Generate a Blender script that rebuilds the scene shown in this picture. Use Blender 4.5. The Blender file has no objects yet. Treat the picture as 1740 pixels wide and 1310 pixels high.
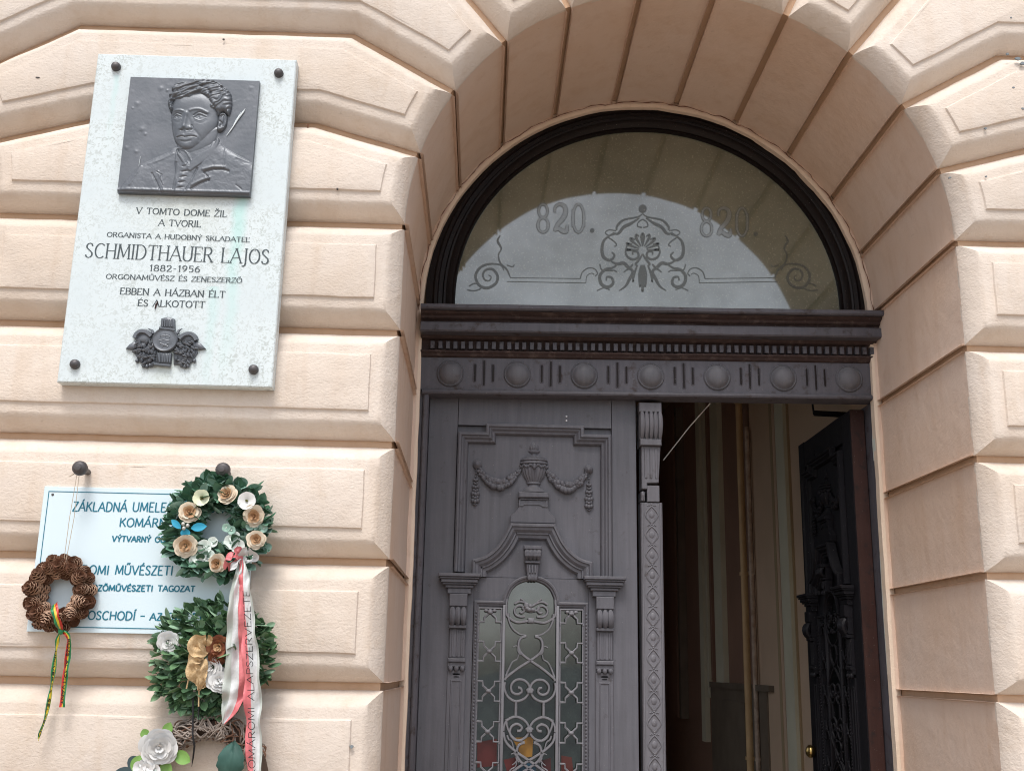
import bpy, bmesh, math, random
import numpy as np
from mathutils import Vector, Matrix, noise
random.seed(7)
SC = bpy.context.scene
R = math.radians

# ------------------------------------------------------------------ camera
FPX = 1868.26
PITCH, YAW, ROLL = R(14.345), R(1.424), R(1.108)
CAM = Vector((0.0, -2.5, 1.55))
_fw = Vector((math.sin(YAW)*math.cos(PITCH), math.cos(YAW)*math.cos(PITCH), math.sin(PITCH)))
_rt = Vector((math.cos(YAW), -math.sin(YAW), 0))
_up = _rt.cross(_fw)
RIGHT = math.cos(ROLL)*_rt + math.sin(ROLL)*_up
UP = -math.sin(ROLL)*_rt + math.cos(ROLL)*_up
cd = bpy.data.cameras.new('camera')
cd.sensor_width = 36; cd.lens = FPX/1740*36; cd.clip_start = .05; cd.clip_end = 500
co = bpy.data.objects.new('camera', cd); SC.collection.objects.link(co)
co.matrix_world = Matrix(((RIGHT.x, UP.x, -_fw.x, CAM.x), (RIGHT.y, UP.y, -_fw.y, CAM.y), (RIGHT.z, UP.z, -_fw.z, CAM.z), (0, 0, 0, 1)))
SC.camera = co

# ------------------------------------------------------------------ light: overcast daylight
w = bpy.data.worlds.new('World'); SC.world = w; w.use_nodes = True
nt = w.node_tree; nt.nodes.clear()
sky = nt.nodes.new('ShaderNodeTexSky'); sky.sky_type = 'NISHITA'; sky.sun_disc = False
SUN_EL, SUN_AZ = R(60), R(190)
sky.sun_elevation = SUN_EL; sky.sun_rotation = SUN_AZ; sky.air_density = 1.0; sky.dust_density = 3.0; sky.ozone_density = 1.0
bg = nt.nodes.new('ShaderNodeBackground'); bg.inputs[1].default_value = 0.15
wo = nt.nodes.new('ShaderNodeOutputWorld')
hs = nt.nodes.new('ShaderNodeHueSaturation'); hs.inputs['Saturation'].default_value = .42
nt.links.new(sky.outputs[0], hs.inputs['Color']); nt.links.new(hs.outputs[0], bg.inputs[0]); nt.links.new(bg.outputs[0], wo.inputs[0])
sd = bpy.data.lights.new('sun', 'SUN'); sd.energy = 1.5; sd.angle = R(20); sd.color = (1, .96, .91)
so = bpy.data.objects.new('sun', sd); SC.collection.objects.link(so)
sdir = Vector((math.sin(SUN_AZ)*math.cos(SUN_EL), math.cos(SUN_AZ)*math.cos(SUN_EL), math.sin(SUN_EL)))
so.rotation_euler = sdir.to_track_quat('Z', 'Y').to_euler(); so.location = (0, -6, 8)
SC.view_settings.view_transform = 'Standard'; SC.view_settings.look = 'None'
SC.view_settings.exposure = 0.55; SC.cycles.filter_width = 1.05; SC.view_settings.gamma = 1.0; SC.view_settings.use_curve_mapping = False

# ------------------------------------------------------------------ helpers
def P(px, py, y):
    """point of the photograph -> place on the vertical plane at depth y"""
    v = (px-870)*RIGHT - (py-655)*UP + FPX*_fw
    return CAM + v*((y-CAM.y)/v.y)
COL = SC.collection
def link_obj(name, data, parent=None):
    o = bpy.data.objects.new(name, data); COL.objects.link(o)
    if parent is not None: o.parent = parent
    return o
def thing(name, label, cat, loc=(0, 0, 0), group=None, data=None):
    o = link_obj(name, data); o.location = loc
    o['label'] = label; o['category'] = cat
    if group: o['group'] = group
    return o
def structure(o):
    o['kind'] = 'structure'; return o
class MB:
    def __init__(s): s.v = []; s.f = []; s.m = []
    def add(s, vs, fs, mi=0):
        b = len(s.v); s.v += [tuple(x) for x in vs]
        s.f += [tuple(b+i for i in f) for f in fs]; s.m += [mi]*len(fs)
    def mesh(s, name, mats, smooth=None, off=(0, 0, 0)):
        me = bpy.data.meshes.new(name)
        ox, oy, oz = off
        me.from_pydata([(x-ox, y-oy, z-oz) for x, y, z in s.v], [], s.f); me.update()
        if not isinstance(mats, (list, tuple)): mats = [mats]
        for m in mats: me.materials.append(m)
        if len(mats) > 1: me.polygons.foreach_set('material_index', s.m)
        if smooth is not None:
            me.shade_smooth(); me.set_sharp_from_angle(angle=R(smooth))
        return me
    def build(s, name, mats, parent=None, smooth=None, off=(0, 0, 0)):
        return link_obj(name, s.mesh(name, mats, smooth, off), parent)
    # --- shapes
    def box(s, x0, x1, y0, y1, z0, z1, mi=0):
        s.add([(x0, y0, z0), (x1, y0, z0), (x1, y1, z0), (x0, y1, z0), (x0, y0, z1), (x1, y0, z1), (x1, y1, z1), (x0, y1, z1)],
              [(0, 3, 2, 1), (4, 5, 6, 7), (0, 1, 5, 4), (1, 2, 6, 5), (2, 3, 7, 6), (3, 0, 4, 7)], mi)
    def bbox(s, x0, x1, y0, y1, z0, z1, b=.003, mi=0):
        """box whose front (y0) edges are bevelled"""
        vs = []
        for (yy, q) in ((y1, 0), (y0+b, 0), (y0, b)):
            vs += [(x0+q, yy, z0+q), (x1-q, yy, z0+q), (x1-q, yy, z1-q), (x0+q, yy, z1-q)]
        fs = [(3, 2, 1, 0), (8, 9, 10, 11)]
        for r in (0, 4):
            for i in range(4):
                j = (i+1) % 4; fs.append((r+i, r+j, r+4+j, r+4+i))
        s.add(vs, fs, mi)
    def ext(s, poly, y0, y1, b=0.0, mi=0):
        """poly (x,z) counter-clockwise seen from the street; front at y0, back at y1, front bevel b"""
        if area(poly) < 0: poly = poly[::-1]
        n = len(poly); rings = [(poly, y1)]
        if b > 0:
            rings += [(poly, y0+b), (inset(poly, [b]*n), y0)]
        else: rings += [(poly, y0)]
        vs = [(x, yy, z) for (pp, yy) in rings for (x, z) in pp]; fs = []
        for r in range(len(rings)-1):
            for i in range(n):
                j = (i+1) % n; fs.append((r*n+i, r*n+j, (r+1)*n+j, (r+1)*n+i))
        last = (len(rings)-1)*n
        fs.append(tuple(range(last, last+n))); fs.append(tuple(range(n-1, -1, -1)))
        s.add(vs, fs, mi)
    def sweep(s, path, prof, y, closed=False, mi=0):
        """path (x,z); prof [(offset to the right of travel, proud)]"""
        n = len(path); k = len(prof); vs = []
        for i in range(n):
            if closed: a, b, c = path[i-1], path[i], path[(i+1) % n]
            else: a, b, c = path[max(i-1, 0)], path[i], path[min(i+1, n-1)]
            d1 = Vector((b[0]-a[0], b[1]-a[1])); d2 = Vector((c[0]-b[0], c[1]-b[1]))
            if d1.length < 1e-9: d1 = d2
            if d2.length < 1e-9: d2 = d1
            d1.normalize(); d2.normalize()
            n1 = Vector((d1.y, -d1.x)); n2 = Vector((d2.y, -d2.x)); m = n1+n2
            m = m/max(m.dot(m)/2, .2)
            for (o, h) in prof: vs.append((b[0]+m.x*o, y-h, b[1]+m.y*o))
        fs = []
        for i in range(n if closed else n-1):
            a = i*k; b = ((i+1) % n)*k
            for j in range(k-1): fs.append((a+j, b+j, b+j+1, a+j+1))
        if not closed:
            fs.append(tuple(range(k-1, -1, -1))); fs.append(tuple((n-1)*k+j for j in range(k)))
        s.add(vs, fs, mi)
    def tube(s, pts, r, seg=6, mi=0, flat=1.0):
        pts = [Vector(p) for p in pts]; n = len(pts)
        rr = r if isinstance(r, (list, tuple)) else [r]*n
        vs = []; prev = None
        for i in range(n):
            t = (pts[min(i+1, n-1)]-pts[max(i-1, 0)])
            t = t.normalized() if t.length > 1e-9 else Vector((0, 0, 1))
            ref = Vector((0, 1, 0)) if abs(t.y) < .9 else Vector((1, 0, 0))
            u = ref.cross(t).normalized(); v = t.cross(u)
            for j in range(seg):
                a = 2*math.pi*j/seg
                vs.append(pts[i]+u*math.cos(a)*rr[i]+v*math.sin(a)*rr[i]*flat)
        fs = [(i*seg+j, i*seg+(j+1) % seg, (i+1)*seg+(j+1) % seg, (i+1)*seg+j) for i in range(n-1) for j in range(seg)]
        fs.append(tuple(range(seg-1, -1, -1))); fs.append(tuple((n-1)*seg+j for j in range(seg)))
        s.add(vs, fs, mi)
    def blob(s, c, rx, ry, rz, seg=8, rings=5, mi=0, rot=None):
        c = Vector(c); vs = []; fs = []
        for i in range(rings+1):
            t = math.pi*i/rings
            for j in range(seg):
                a = 2*math.pi*j/seg
                q = Vector((rx*math.sin(t)*math.cos(a), ry*math.sin(t)*math.sin(a), rz*math.cos(t)))
                if rot is not None: q = rot @ q
                vs.append(c+q)
        for i in range(rings):
            for j in range(seg):
                k = (j+1) % seg
                fs.append((i*seg+j, (i+1)*seg+j, (i+1)*seg+k, i*seg+k))
        s.add(vs, fs, mi)
    def lathe(s, prof, c, seg=20, a0=0, a1=2*math.pi, sy=1.0, mi=0, flute=0, nfl=0):
        """prof [(r, z)] about a vertical axis at c"""
        vs = []; fs = []; n = len(prof); full = abs(a1-a0-2*math.pi) < 1e-6; m = seg if full else seg+1
        for (r, z) in prof:
            for j in range(m):
                a = a0+(a1-a0)*j/seg
                q = r*(1+flute*math.cos(nfl*a)) if nfl else r
                vs.append((c[0]+q*math.cos(a), c[1]+sy*q*math.sin(a), c[2]+z))
        for i in range(n-1):
            for j in range(seg):
                k = (j+1) % m; fs.append((i*m+j, i*m+k, (i+1)*m+k, (i+1)*m+j))
        s.add(vs, fs, mi)
    def disc_y(s, prof, c, seg=24, mi=0):
        """prof [(r, proud)] about the axis that points to the street"""
        vs = []; fs = []
        for (r, h) in prof:
            for j in range(seg):
                a = 2*math.pi*j/seg; vs.append((c[0]+r*math.cos(a), c[1]-h, c[2]+r*math.sin(a)))
        for i in range(len(prof)-1):
            for j in range(seg):
                k = (j+1) % seg; fs.append((i*seg+j, i*seg+k, (i+1)*seg+k, (i+1)*seg+j))
        fs.append(tuple((len(prof)-1)*seg+j for j in range(seg)))
        s.add(vs, fs, mi)
def area(p):
    return sum(p[i][0]*p[(i+1) % len(p)][1]-p[(i+1) % len(p)][0]*p[i][1] for i in range(len(p)))/2
def inset(poly, d):
    n = len(poly); out = []
    for i in range(n):
        a, b, c = poly[i-1], poly[i], poly[(i+1) % n]
        d1 = (b[0]-a[0], b[1]-a[1]); d2 = (c[0]-b[0], c[1]-b[1])
        l1 = math.hypot(*d1) or 1e-9; l2 = math.hypot(*d2) or 1e-9
        n1 = (-d1[1]/l1, d1[0]/l1); n2 = (-d2[1]/l2, d2[0]/l2)
        e1, e2 = d[i-1], d[i]; det = n1[0]*n2[1]-n1[1]*n2[0]
        if abs(det) < .08:
            e = (e1+e2)/2; m = (n1[0]+n2[0], n1[1]+n2[1]); q = 2/(m[0]**2+m[1]**2)
            out.append((b[0]+m[0]*e*q, b[1]+m[1]*e*q))
        else:
            out.append((b[0]+(e1*n2[1]-n1[1]*e2)/det, b[1]+(n1[0]*e2-e1*n2[0])/det))
    return out
def arc(cx, cz, r, a0, a1, n, rz=None):
    rz = r if rz is None else rz
    return [(cx+r*math.cos(R(a0+(a1-a0)*i/n)), cz+rz*math.sin(R(a0+(a1-a0)*i/n))) for i in range(n+1)]
def smooth_path(pts, n=6):
    """Catmull-Rom through the points"""
    out = []; m = len(pts)
    P_ = [Vector(p) for p in pts]
    for i in range(m-1):
        p0 = P_[max(i-1, 0)]; p1 = P_[i]; p2 = P_[i+1]; p3 = P_[min(i+2, m-1)]
        for k in range(n):
            t = k/n
            out.append(.5*((2*p1)+(p2-p0)*t+(2*p0-5*p1+4*p2-p3)*t*t+(3*p1-p0-3*p2+p3)*t**3))
    out.append(P_[-1]); return out

# ------------------------------------------------------------------ materials
def mat(name, col, rough=.6, metal=0, spec=.5, var=None, vscale=8, vmix=.5, bump=0, bscale=100, bdist=.001, bdetail=3, sheen=0, trans=0):
    m = bpy.data.materials.new(name); m.use_nodes = True
    t = m.node_tree; b = t.nodes['Principled BSDF']
    b.inputs['Base Color'].default_value = (*col, 1); b.inputs['Roughness'].default_value = rough
    b.inputs['Metallic'].default_value = metal; b.inputs['Specular IOR Level'].default_value = spec
    if sheen: b.inputs['Sheen Weight'].default_value = sheen
    if trans: b.inputs['Subsurface Weight'].default_value = trans; b.inputs['Subsurface Radius'].default_value = (.01, .01, .01)
    g = t.nodes.new('ShaderNodeNewGeometry')
    if var:
        nz = t.nodes.new('ShaderNodeTexNoise'); nz.inputs['Scale'].default_value = vscale; nz.inputs['Detail'].default_value = 5
        t.links.new(g.outputs['Position'], nz.inputs['Vector'])
        rp = t.nodes.new('ShaderNodeValToRGB'); rp.color_ramp.elements[0].position = .5-vmix/2; rp.color_ramp.elements[1].position = .5+vmix/2
        rp.color_ramp.elements[0].color = (*col, 1); rp.color_ramp.elements[1].color = (*var, 1)
        t.links.new(nz.outputs['Fac'], rp.inputs[0]); t.links.new(rp.outputs[0], b.inputs['Base Color'])
    if bump:
        nb = t.nodes.new('ShaderNodeTexNoise'); nb.inputs['Scale'].default_value = bscale; nb.inputs['Detail'].default_value = bdetail
        t.links.new(g.outputs['Position'], nb.inputs['Vector'])
        bp = t.nodes.new('ShaderNodeBump'); bp.inputs['Strength'].default_value = bump; bp.inputs['Distance'].default_value = bdist
        t.links.new(nb.outputs['Fac'], bp.inputs['Height']); t.links.new(bp.outputs[0], b.inputs['Normal'])
    return m
def N(t, kind, **kw):
    n = t.nodes.new(kind)
    for k, v in kw.items():
        if k in n.inputs.keys(): n.inputs[k].default_value = v
        else: setattr(n, k, v)
    return n
def ramp(t, src, stops):
    r = t.nodes.new('ShaderNodeValToRGB'); e = r.color_ramp.elements
    while len(e) < len(stops): e.new(.5)
    for el, (p, c) in zip(e, stops):
        el.position = p; el.color = (*c, 1) if len(c) == 3 else c
    t.links.new(src, r.inputs[0]); return r.outputs[0]
def mixc(t, fac, a, b, blend='MIX'):
    m = t.nodes.new('ShaderNodeMix'); m.data_type = 'RGBA'; m.blend_type = blend
    for s_, i in ((fac, 0), (a, 6), (b, 7)):
        if isinstance(s_, (int, float)): m.inputs[i].default_value = s_
        elif isinstance(s_, tuple): m.inputs[i].default_value = (*s_, 1)
        else: t.links.new(s_, m.inputs[i])
    return m.outputs[2]

def plaster_mat(name, c1, c2, strength, dist=.004):
    m = bpy.data.materials.new(name); m.use_nodes = True; t = m.node_tree; b = t.nodes['Principled BSDF']
    b.inputs['Roughness'].default_value = .85; b.inputs['Specular IOR Level'].default_value = .25
    g = t.nodes.new('ShaderNodeNewGeometry'); pos = g.outputs['Position']
    big = N(t, 'ShaderNodeTexNoise', Scale=2.3, Detail=6.0, Roughness=.6); t.links.new(pos, big.inputs['Vector'])
    col = ramp(t, big.outputs['Fac'], [(.3, c1), (.7, c2)])
    # dirt specks and hairline stains
    sp = N(t, 'ShaderNodeTexNoise', Scale=55.0, Detail=4.0, Roughness=.7); t.links.new(pos, sp.inputs['Vector'])
    spm = ramp(t, sp.outputs['Fac'], [(.66, (0, 0, 0)), (.78, (1, 1, 1))])
    col = mixc(t, spm, col, tuple(x*.80 for x in c1))
    sx = N(t, 'ShaderNodeMapping'); sx.inputs['Scale'].default_value = (9, 9, 1.2); t.links.new(pos, sx.inputs['Vector'])
    st = N(t, 'ShaderNodeTexNoise', Scale=2.0, Detail=5.0, Roughness=.65); t.links.new(sx.outputs[0], st.inputs['Vector'])
    stm = ramp(t, st.outputs['Fac'], [(.50, (0, 0, 0)), (.80, (.55, .55, .55))])
    col = mixc(t, stm, col, (c1[0]*.86, c1[1]*.80, c1[2]*.74))
    oi = N(t, 'ShaderNodeObjectInfo'); rr_ = N(t, 'ShaderNodeMapRange'); t.links.new(oi.outputs['Random'], rr_.inputs['Value']); rr_.inputs['To Min'].default_value = .94; rr_.inputs['To Max'].default_value = 1.03
    hv = N(t, 'ShaderNodeHueSaturation'); t.links.new(rr_.outputs[0], hv.inputs['Value']); t.links.new(col, hv.inputs['Color']); col = hv.outputs[0]
    sc2 = N(t, 'ShaderNodeTexNoise', Scale=9.0, Detail=9.0, Roughness=.75); t.links.new(pos, sc2.inputs['Vector'])
    k2 = ramp(t, sc2.outputs['Fac'], [(.56, (0, 0, 0)), (.72, (.5, .5, .5))]); col = mixc(t, k2, col, (c1[0]*.84, c1[1]*.79, c1[2]*.72))
    t.links.new(col, b.inputs['Base Color'])
    mp = N(t, 'ShaderNodeMapping'); mp.inputs['Scale'].default_value = (1, 1, 1.45); t.links.new(pos, mp.inputs['Vector'])
    n1 = N(t, 'ShaderNodeTexNoise', Scale=125.0, Detail=3.0, Roughness=.55, Distortion=.6); t.links.new(mp.outputs[0], n1.inputs['Vector'])
    n2 = N(t, 'ShaderNodeTexNoise', Scale=26.0, Detail=2.0); t.links.new(pos, n2.inputs['Vector'])
    b1 = N(t, 'ShaderNodeBump', Strength=strength, Distance=dist); t.links.new(n1.outputs['Fac'], b1.inputs['Height'])
    b2 = N(t, 'ShaderNodeBump', Strength=.35, Distance=.006); t.links.new(n2.outputs['Fac'], b2.inputs['Height']); t.links.new(b1.outputs[0], b2.inputs['Normal'])
    t.links.new(b2.outputs[0], b.inputs['Normal']); return m
M_PL = plaster_mat('rough cream plaster', (.665, .562, .468), (.705, .635, .575), .50, .0030)
M_PLR = plaster_mat('smooth pink plaster', (.70, .52, .40), (.74, .60, .51), .20)
M_GR = plaster_mat('ochre joint plaster', (.60, .40, .26), (.66, .46, .32), .15)
M_BEAD = plaster_mat('cream plaster bead', (.74, .60, .47), (.80, .66, .54), .2)

def paint_mat(name, c, worn, amount=.5, rough=.45, bump=.25, spec=.3, dust=.35):
    """old grey oil paint: brushed, chipped, weathered to brown in patches"""
    m = bpy.data.materials.new(name); m.use_nodes = True; t = m.node_tree; b = t.nodes['Principled BSDF']
    b.inputs['Specular IOR Level'].default_value = spec
    g = t.nodes.new('ShaderNodeNewGeometry'); pos = g.outputs['Position']
    n1 = N(t, 'ShaderNodeTexNoise', Scale=4.0, Detail=8.0, Roughness=.65); t.links.new(pos, n1.inputs['Vector'])
    col = ramp(t, n1.outputs['Fac'], [(.3, tuple(x*.86 for x in c)), (.7, tuple(x*1.1 for x in c))])
    mp = N(t, 'ShaderNodeMapping'); mp.inputs['Scale'].default_value = (1, 1, 1); t.links.new(pos, mp.inputs['Vector'])
    n2 = N(t, 'ShaderNodeTexNoise', Scale=30.0, Detail=8.0, Roughness=.7); t.links.new(mp.outputs[0], n2.inputs['Vector'])
    k = ramp(t, n2.outputs['Fac'], [(.68-.3*amount, (0, 0, 0)), (.80-.25*amount, (1, 1, 1))])
    col = mixc(t, k, col, worn)
    n3 = N(t, 'ShaderNodeTexNoise', Scale=320.0, Detail=2.0); t.links.new(pos, n3.inputs['Vector'])
    k3 = ramp(t, n3.outputs['Fac'], [(.72, (0, 0, 0)), (.76, (.6, .6, .6))])
    col = mixc(t, k3, col, (.45, .43, .42))
    # dust that has settled on everything that faces up
    sn = N(t, 'ShaderNodeSeparateXYZ'); t.links.new(g.outputs['Normal'], sn.inputs[0])
    dr_ = N(t, 'ShaderNodeMapRange'); t.links.new(sn.outputs[2], dr_.inputs['Value']); dr_.inputs['From Min'].default_value = .25; dr_.inputs['From Max'].default_value = .95; dr_.inputs['To Max'].default_value = dust
    dm = N(t, 'ShaderNodeMath', operation='MULTIPLY'); t.links.new(dr_.outputs[0], dm.inputs[0]); t.links.new(n2.outputs['Fac'], dm.inputs[1])
    col = mixc(t, dm.outputs[0], col, (.34, .33, .32))
    # brush marks and sun-bleached runs along the grain
    gm = N(t, 'ShaderNodeMapping'); gm.inputs['Scale'].default_value = (1, 1, .06); t.links.new(pos, gm.inputs['Vector'])
    gn = N(t, 'ShaderNodeTexNoise', Scale=75.0, Detail=5.0, Roughness=.6); t.links.new(gm.outputs[0], gn.inputs['Vector'])
    gr_ = ramp(t, gn.outputs['Fac'], [(.32, (.78, .78, .78)), (.68, (1.0, 1.0, 1.0))]); col = mixc(t, 1.0, col, gr_, 'MULTIPLY')
    t.links.new(col, b.inputs['Base Color'])
    rr = ramp(t, n1.outputs['Fac'], [(.3, (rough-.1,)*3), (.7, (rough+.15,)*3)]); t.links.new(rr, b.inputs['Roughness'])
    nb = N(t, 'ShaderNodeTexNoise', Scale=70.0, Detail=6.0, Roughness=.6); t.links.new(pos, nb.inputs['Vector'])
    bp = N(t, 'ShaderNodeBump', Strength=bump, Distance=.002); t.links.new(nb.outputs['Fac'], bp.inputs['Height'])
    t.links.new(bp.outputs[0], b.inputs['Normal']); return m
M_DOOR = paint_mat('grey door paint', (.128, .128, .148), (.066, .058, .060), .25)
M_DOORD = paint_mat('shade-darkened door paint', (.011, .010, .013), (.014, .010, .009), .3, .5, .25, .18, .12)  # near-black copy of the grey door paint, passage shade put into the colour
M_TRIM = paint_mat('grey trim paint', (.105, .102, .120), (.050, .034, .031), .42)
M_WORN = paint_mat('weathered brown cornice wood', (.060, .040, .038), (.115, .085, .078), .5, .7, .5, .2, .3)
M_DARKW = paint_mat('dark brown arch paint', (.010, .006, .006), (.035, .028, .028), .10, .42, .25, .22, .12)
M_JAMB = paint_mat('reddish brown jamb paint', (.050, .022, .018), (.022, .016, .016), .5, .4)
M_IRON = paint_mat('light grey ironwork paint', (.205, .205, .228), (.11, .10, .10), .25)

# ------------------------------------------------------------------ the setting
def slab(name, x0, x1, y0, y1, z0, z1, m):
    b = MB(); b.box(x0, x1, y0, y1, z0, z1); return structure(b.build(name, m))
M_PAVE = mat('beige pavement', (.36, .29, .225), .9, var=(.30, .24, .19), vscale=3, bump=.4, bscale=60, bdist=.003)
M_ROAD = mat('asphalt', (.055, .055, .057), .9, var=(.07, .07, .07), vscale=5, bump=.5, bscale=150, bdist=.004)
slab('pavement', -30, 30, -9.0, .045, -.2, 0, M_PAVE)
slab('ground', -250, 250, -250, -9.0, -.4, -.14, M_ROAD)

# ================================================================== rusticated facade
ACX, ACZ, AR = .48, 2.60, .69          # arch centre and radius
PER = 2.39                              # from one opening to the next
TOPZ = 3.70
CRS = .2745
def jit(x, y, z, a=.0016):
    q = Vector((x*14, y*14, z*14)); v = noise.noise_vector(q)
    q2 = Vector((x*60, y*60, z*60)); v2 = noise.noise_vector(q2)
    return (x+v.x*a+v2.x*a*.35, y+v.y*a+v2.y*a*.35, z+v.z*a+v2.z*a*.35)
GAP = .0085
PROF = [(0, .050), (.0025, .041), (.013, .024), (.026, .0085), (.034, .0018), (.040, 0), (.056, 0), (.0605, -.0010), (.0630, -.0058), (.068, -.0070)]
def rust_block(parent, poly, jam, arris_y=.634, off=(0, 0, 0)):
    """poly ccw; jam[i] True when edge i (i -> i+1) runs along an opening"""
    b = MB(); n = len(poly); rings = []
    gaps = [0.0 if j else GAP for j in jam]
    arcs = []; i0 = 0
    while i0 < n:
        if jam[i0] and not jam[i0-1]:
            j = i0
            while jam[j % n]: j += 1
            if j-i0 >= 3:
                mx_ = poly[i0+1][0]
                arcs.append((i0, j, ACX if abs(math.dist(poly[i0+1], (ACX, ACZ))-AR) < 1e-3 else ACX+PER))
            i0 = j
        i0 += 1
    # subdivision per edge, equal on all rings
    cnt = []
    for i in range(n):
        L = math.dist(poly[i], poly[(i+1) % n]); cnt.append(max(1, int(L/.028)) if L > .05 else 1)
    for (o, y) in PROF:
        pp = inset(poly, [g+o for g in gaps]); ring = []
        for (a_, e_, ccx) in arcs:
            # both ends of a curved edge: where the shifted joint line meets the wider circle
            ends = []
            for (vi, ei) in ((a_, a_-1), (e_ % n, e_ % n)):
                A_, B_ = poly[ei], poly[(ei+1) % n]; dx, dz = B_[0]-A_[0], B_[1]-A_[1]; l = math.hypot(dx, dz); dx /= l; dz /= l
                g = gaps[ei]+o; ax, az = A_[0]-dz*g, A_[1]+dx*g
                fx, fz = ax-ccx, az-ACZ; bq = fx*dx+fz*dz; cq = fx*fx+fz*fz-(AR+o)**2; disc = math.sqrt(max(bq*bq-cq, 0))
                c_ = [(ax+dx*t, az+dz*t) for t in (-bq-disc, -bq+disc)]
                ends.append(min(c_, key=lambda p: math.dist(p, poly[vi])))
            t0 = math.atan2(ends[0][1]-ACZ, ends[0][0]-ccx); t1 = math.atan2(ends[1][1]-ACZ, ends[1][0]-ccx)
            if t1-t0 > math.pi: t1 -= 2*math.pi
            if t0-t1 > math.pi: t0 -= 2*math.pi
            K_ = e_-a_
            for q in range(K_+1):
                t = t0+(t1-t0)*q/K_; pp[(a_+q) % n] = (ccx+(AR+o)*math.cos(t), ACZ+(AR+o)*math.sin(t))
        for i in range(n):
            p, q = pp[i], pp[(i+1) % n]
            for k in range(cnt[i]):
                t = k/cnt[i]; ring.append((p[0]+(q[0]-p[0])*t, y, p[1]+(q[1]-p[1])*t))
        rings.append(ring)
    m = len(rings[0]); vs = [jit(*v) for r in rings for v in r]; fs = []
    for r in range(len(rings)-1):
        for i in range(m):
            j = (i+1) % m; fs.append((r*m+i, r*m+j, (r+1)*m+j, (r+1)*m+i))
    b.add(vs, fs, 0)
    top = (len(rings)-1)*m
    b.f.append(tuple(range(top, top+m))); b.m.append(0)
    # bevels take the ochre of the joints on their lower part: same plaster, nothing painted differently
    # side skirt down to the joint floor
    sk = [(x, .0570, z) for (x, y, z) in rings[0]]
    fs = [(i+m, (i+1) % m+m, (i+1) % m, i) for i in range(m)]
    b.add([jit(*v) for v in rings[0]]+sk, fs, 0)
    # reveal faces
    start = 0; idx = []
    for i in range(n): idx.append(start); start += cnt[i]
    i = 0; ys = [.050, .16, .28, .40, .52, arris_y]
    runs = []
    i0 = 0
    while i0 < n:
        if jam[i0] and not jam[i0-1]:
            j = i0
            while jam[j % n]: j += 1
            runs.append((i0, j))
            i0 = j
        i0 += 1
    for (a, e) in runs:
        seq = []
        for i in range(a, e):
            for k in range(cnt[i % n]): seq.append((idx[i % n]+k) % m)
        seq.append(idx[e % n])
        pts = [rings[0][q] for q in seq]; L = len(pts); vs = []
        for yy in ys: vs += [jit(p[0], yy, p[2]) for p in pts]
        fs = [(r*L+q, r*L+q+1, (r+1)*L+q+1, (r+1)*L+q) for r in range(len(ys)-1) for q in range(L-1)]
        fs = [f[::-1] for f in fs]
        b.add(vs, fs, 1)
        # returns of the joints on both ends and at the back
        def outward(p, q, s):
            dx, dz = q[0]-p[0], q[2]-p[2]; l = math.hypot(dx, dz) or 1; return (dz/l*s, -dx/l*s)
        for (pi, qi) in ((0, 1), (L-1, L-2)):
            p, q = pts[pi], pts[qi]; s = .009*(1 if pi == 0 else -1); o = outward(p, q, s)
            vs = []
            for yy in ys: vs += [jit(p[0], yy, p[2]), (p[0]+o[0], yy, p[2]+o[1])]
            b.add(vs, [(2*r, 2*r+1, 2*r+3, 2*r+2) for r in range(len(ys)-1)], 1)
        vs = []
        for q in range(L):
            p = pts[q]; p2 = pts[q+1] if q < L-1 else pts[q-1]; s = .009*(1 if q < L-1 else -1); o = outward(p, p2, s)
            vs += [jit(p[0], arris_y, p[2]), (p[0]+o[0], arris_y, p[2]+o[1])]
        b.add(vs, [(2*q, 2*q+2, 2*q+3, 2*q+1) for q in range(L-1)], 1)
    me = b.mesh('block', [M_PL, M_PLR], 28, off)
    o = link_obj('block', me, parent); o.location = off
    return o
facade = thing('facade_wall', 'cream rusticated plaster wall of bevelled blocks around the arched entrance', 'wall')
VA = 180/11
def rad(k, r=AR): a = R(k*VA); return (ACX+r*math.cos(a), ACZ+r*math.sin(a))
PCX = ACX+PER/2                         # middle of the pier right of the door
def mir(p): return (2*PCX-p[0], p[1])
def arcpts(k0, k1, n=6): return [rad(k0+(k1-k0)*i/n) for i in range(n+1)]
JX = ACX+AR
master = []
# straight courses of the pier
z1 = ACZ; k = 0
while z1 > .02:
    z0 = max(z1-CRS, 0.0)
    if z0 < .12: z0 = 0.0
    master.append(([(JX, z1), (JX, z0), (mir((JX, 0))[0], z0), (mir((JX, 0))[0], z1)], [True, False, True, False]))
    z1 = z0
KN = {1: (1.405, 2.868), 2: (1.325, 3.125), 3: (1.16, 3.405)}
def voussoir(k0, k1):
    lo = [rad(k0)] + ([KN[k0]] if k0 in KN else [])
    hi = [rad(k1)] + ([KN[k1]] if k1 in KN else [])
    a = arcpts(k0, k1)                 # bottom to top along the left opening
    left = a[::-1]                     # going down along the opening
    poly = left + lo[1:]
    jam = [True]*(len(left)-1) + [False]*len(lo)
    rl = [mir(p) for p in (lo[1:][::-1])]
    poly += rl
    jam += [False]*len(rl)
    poly += [mir(p) for p in a]
    jam += [True]*(len(a)-1)
    rh = [mir(p) for p in hi[1:]]
    poly += rh; jam += [False]*len(rh)
    hl = hi[1:][::-1]
    poly += hl; jam += [False]*len(hl)
    jam += [False]*(len(poly)-len(jam))
    return poly, jam
master.append(voussoir(0, 1)); master.append(voussoir(1, 2)); master.append(voussoir(2, 3))
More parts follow.
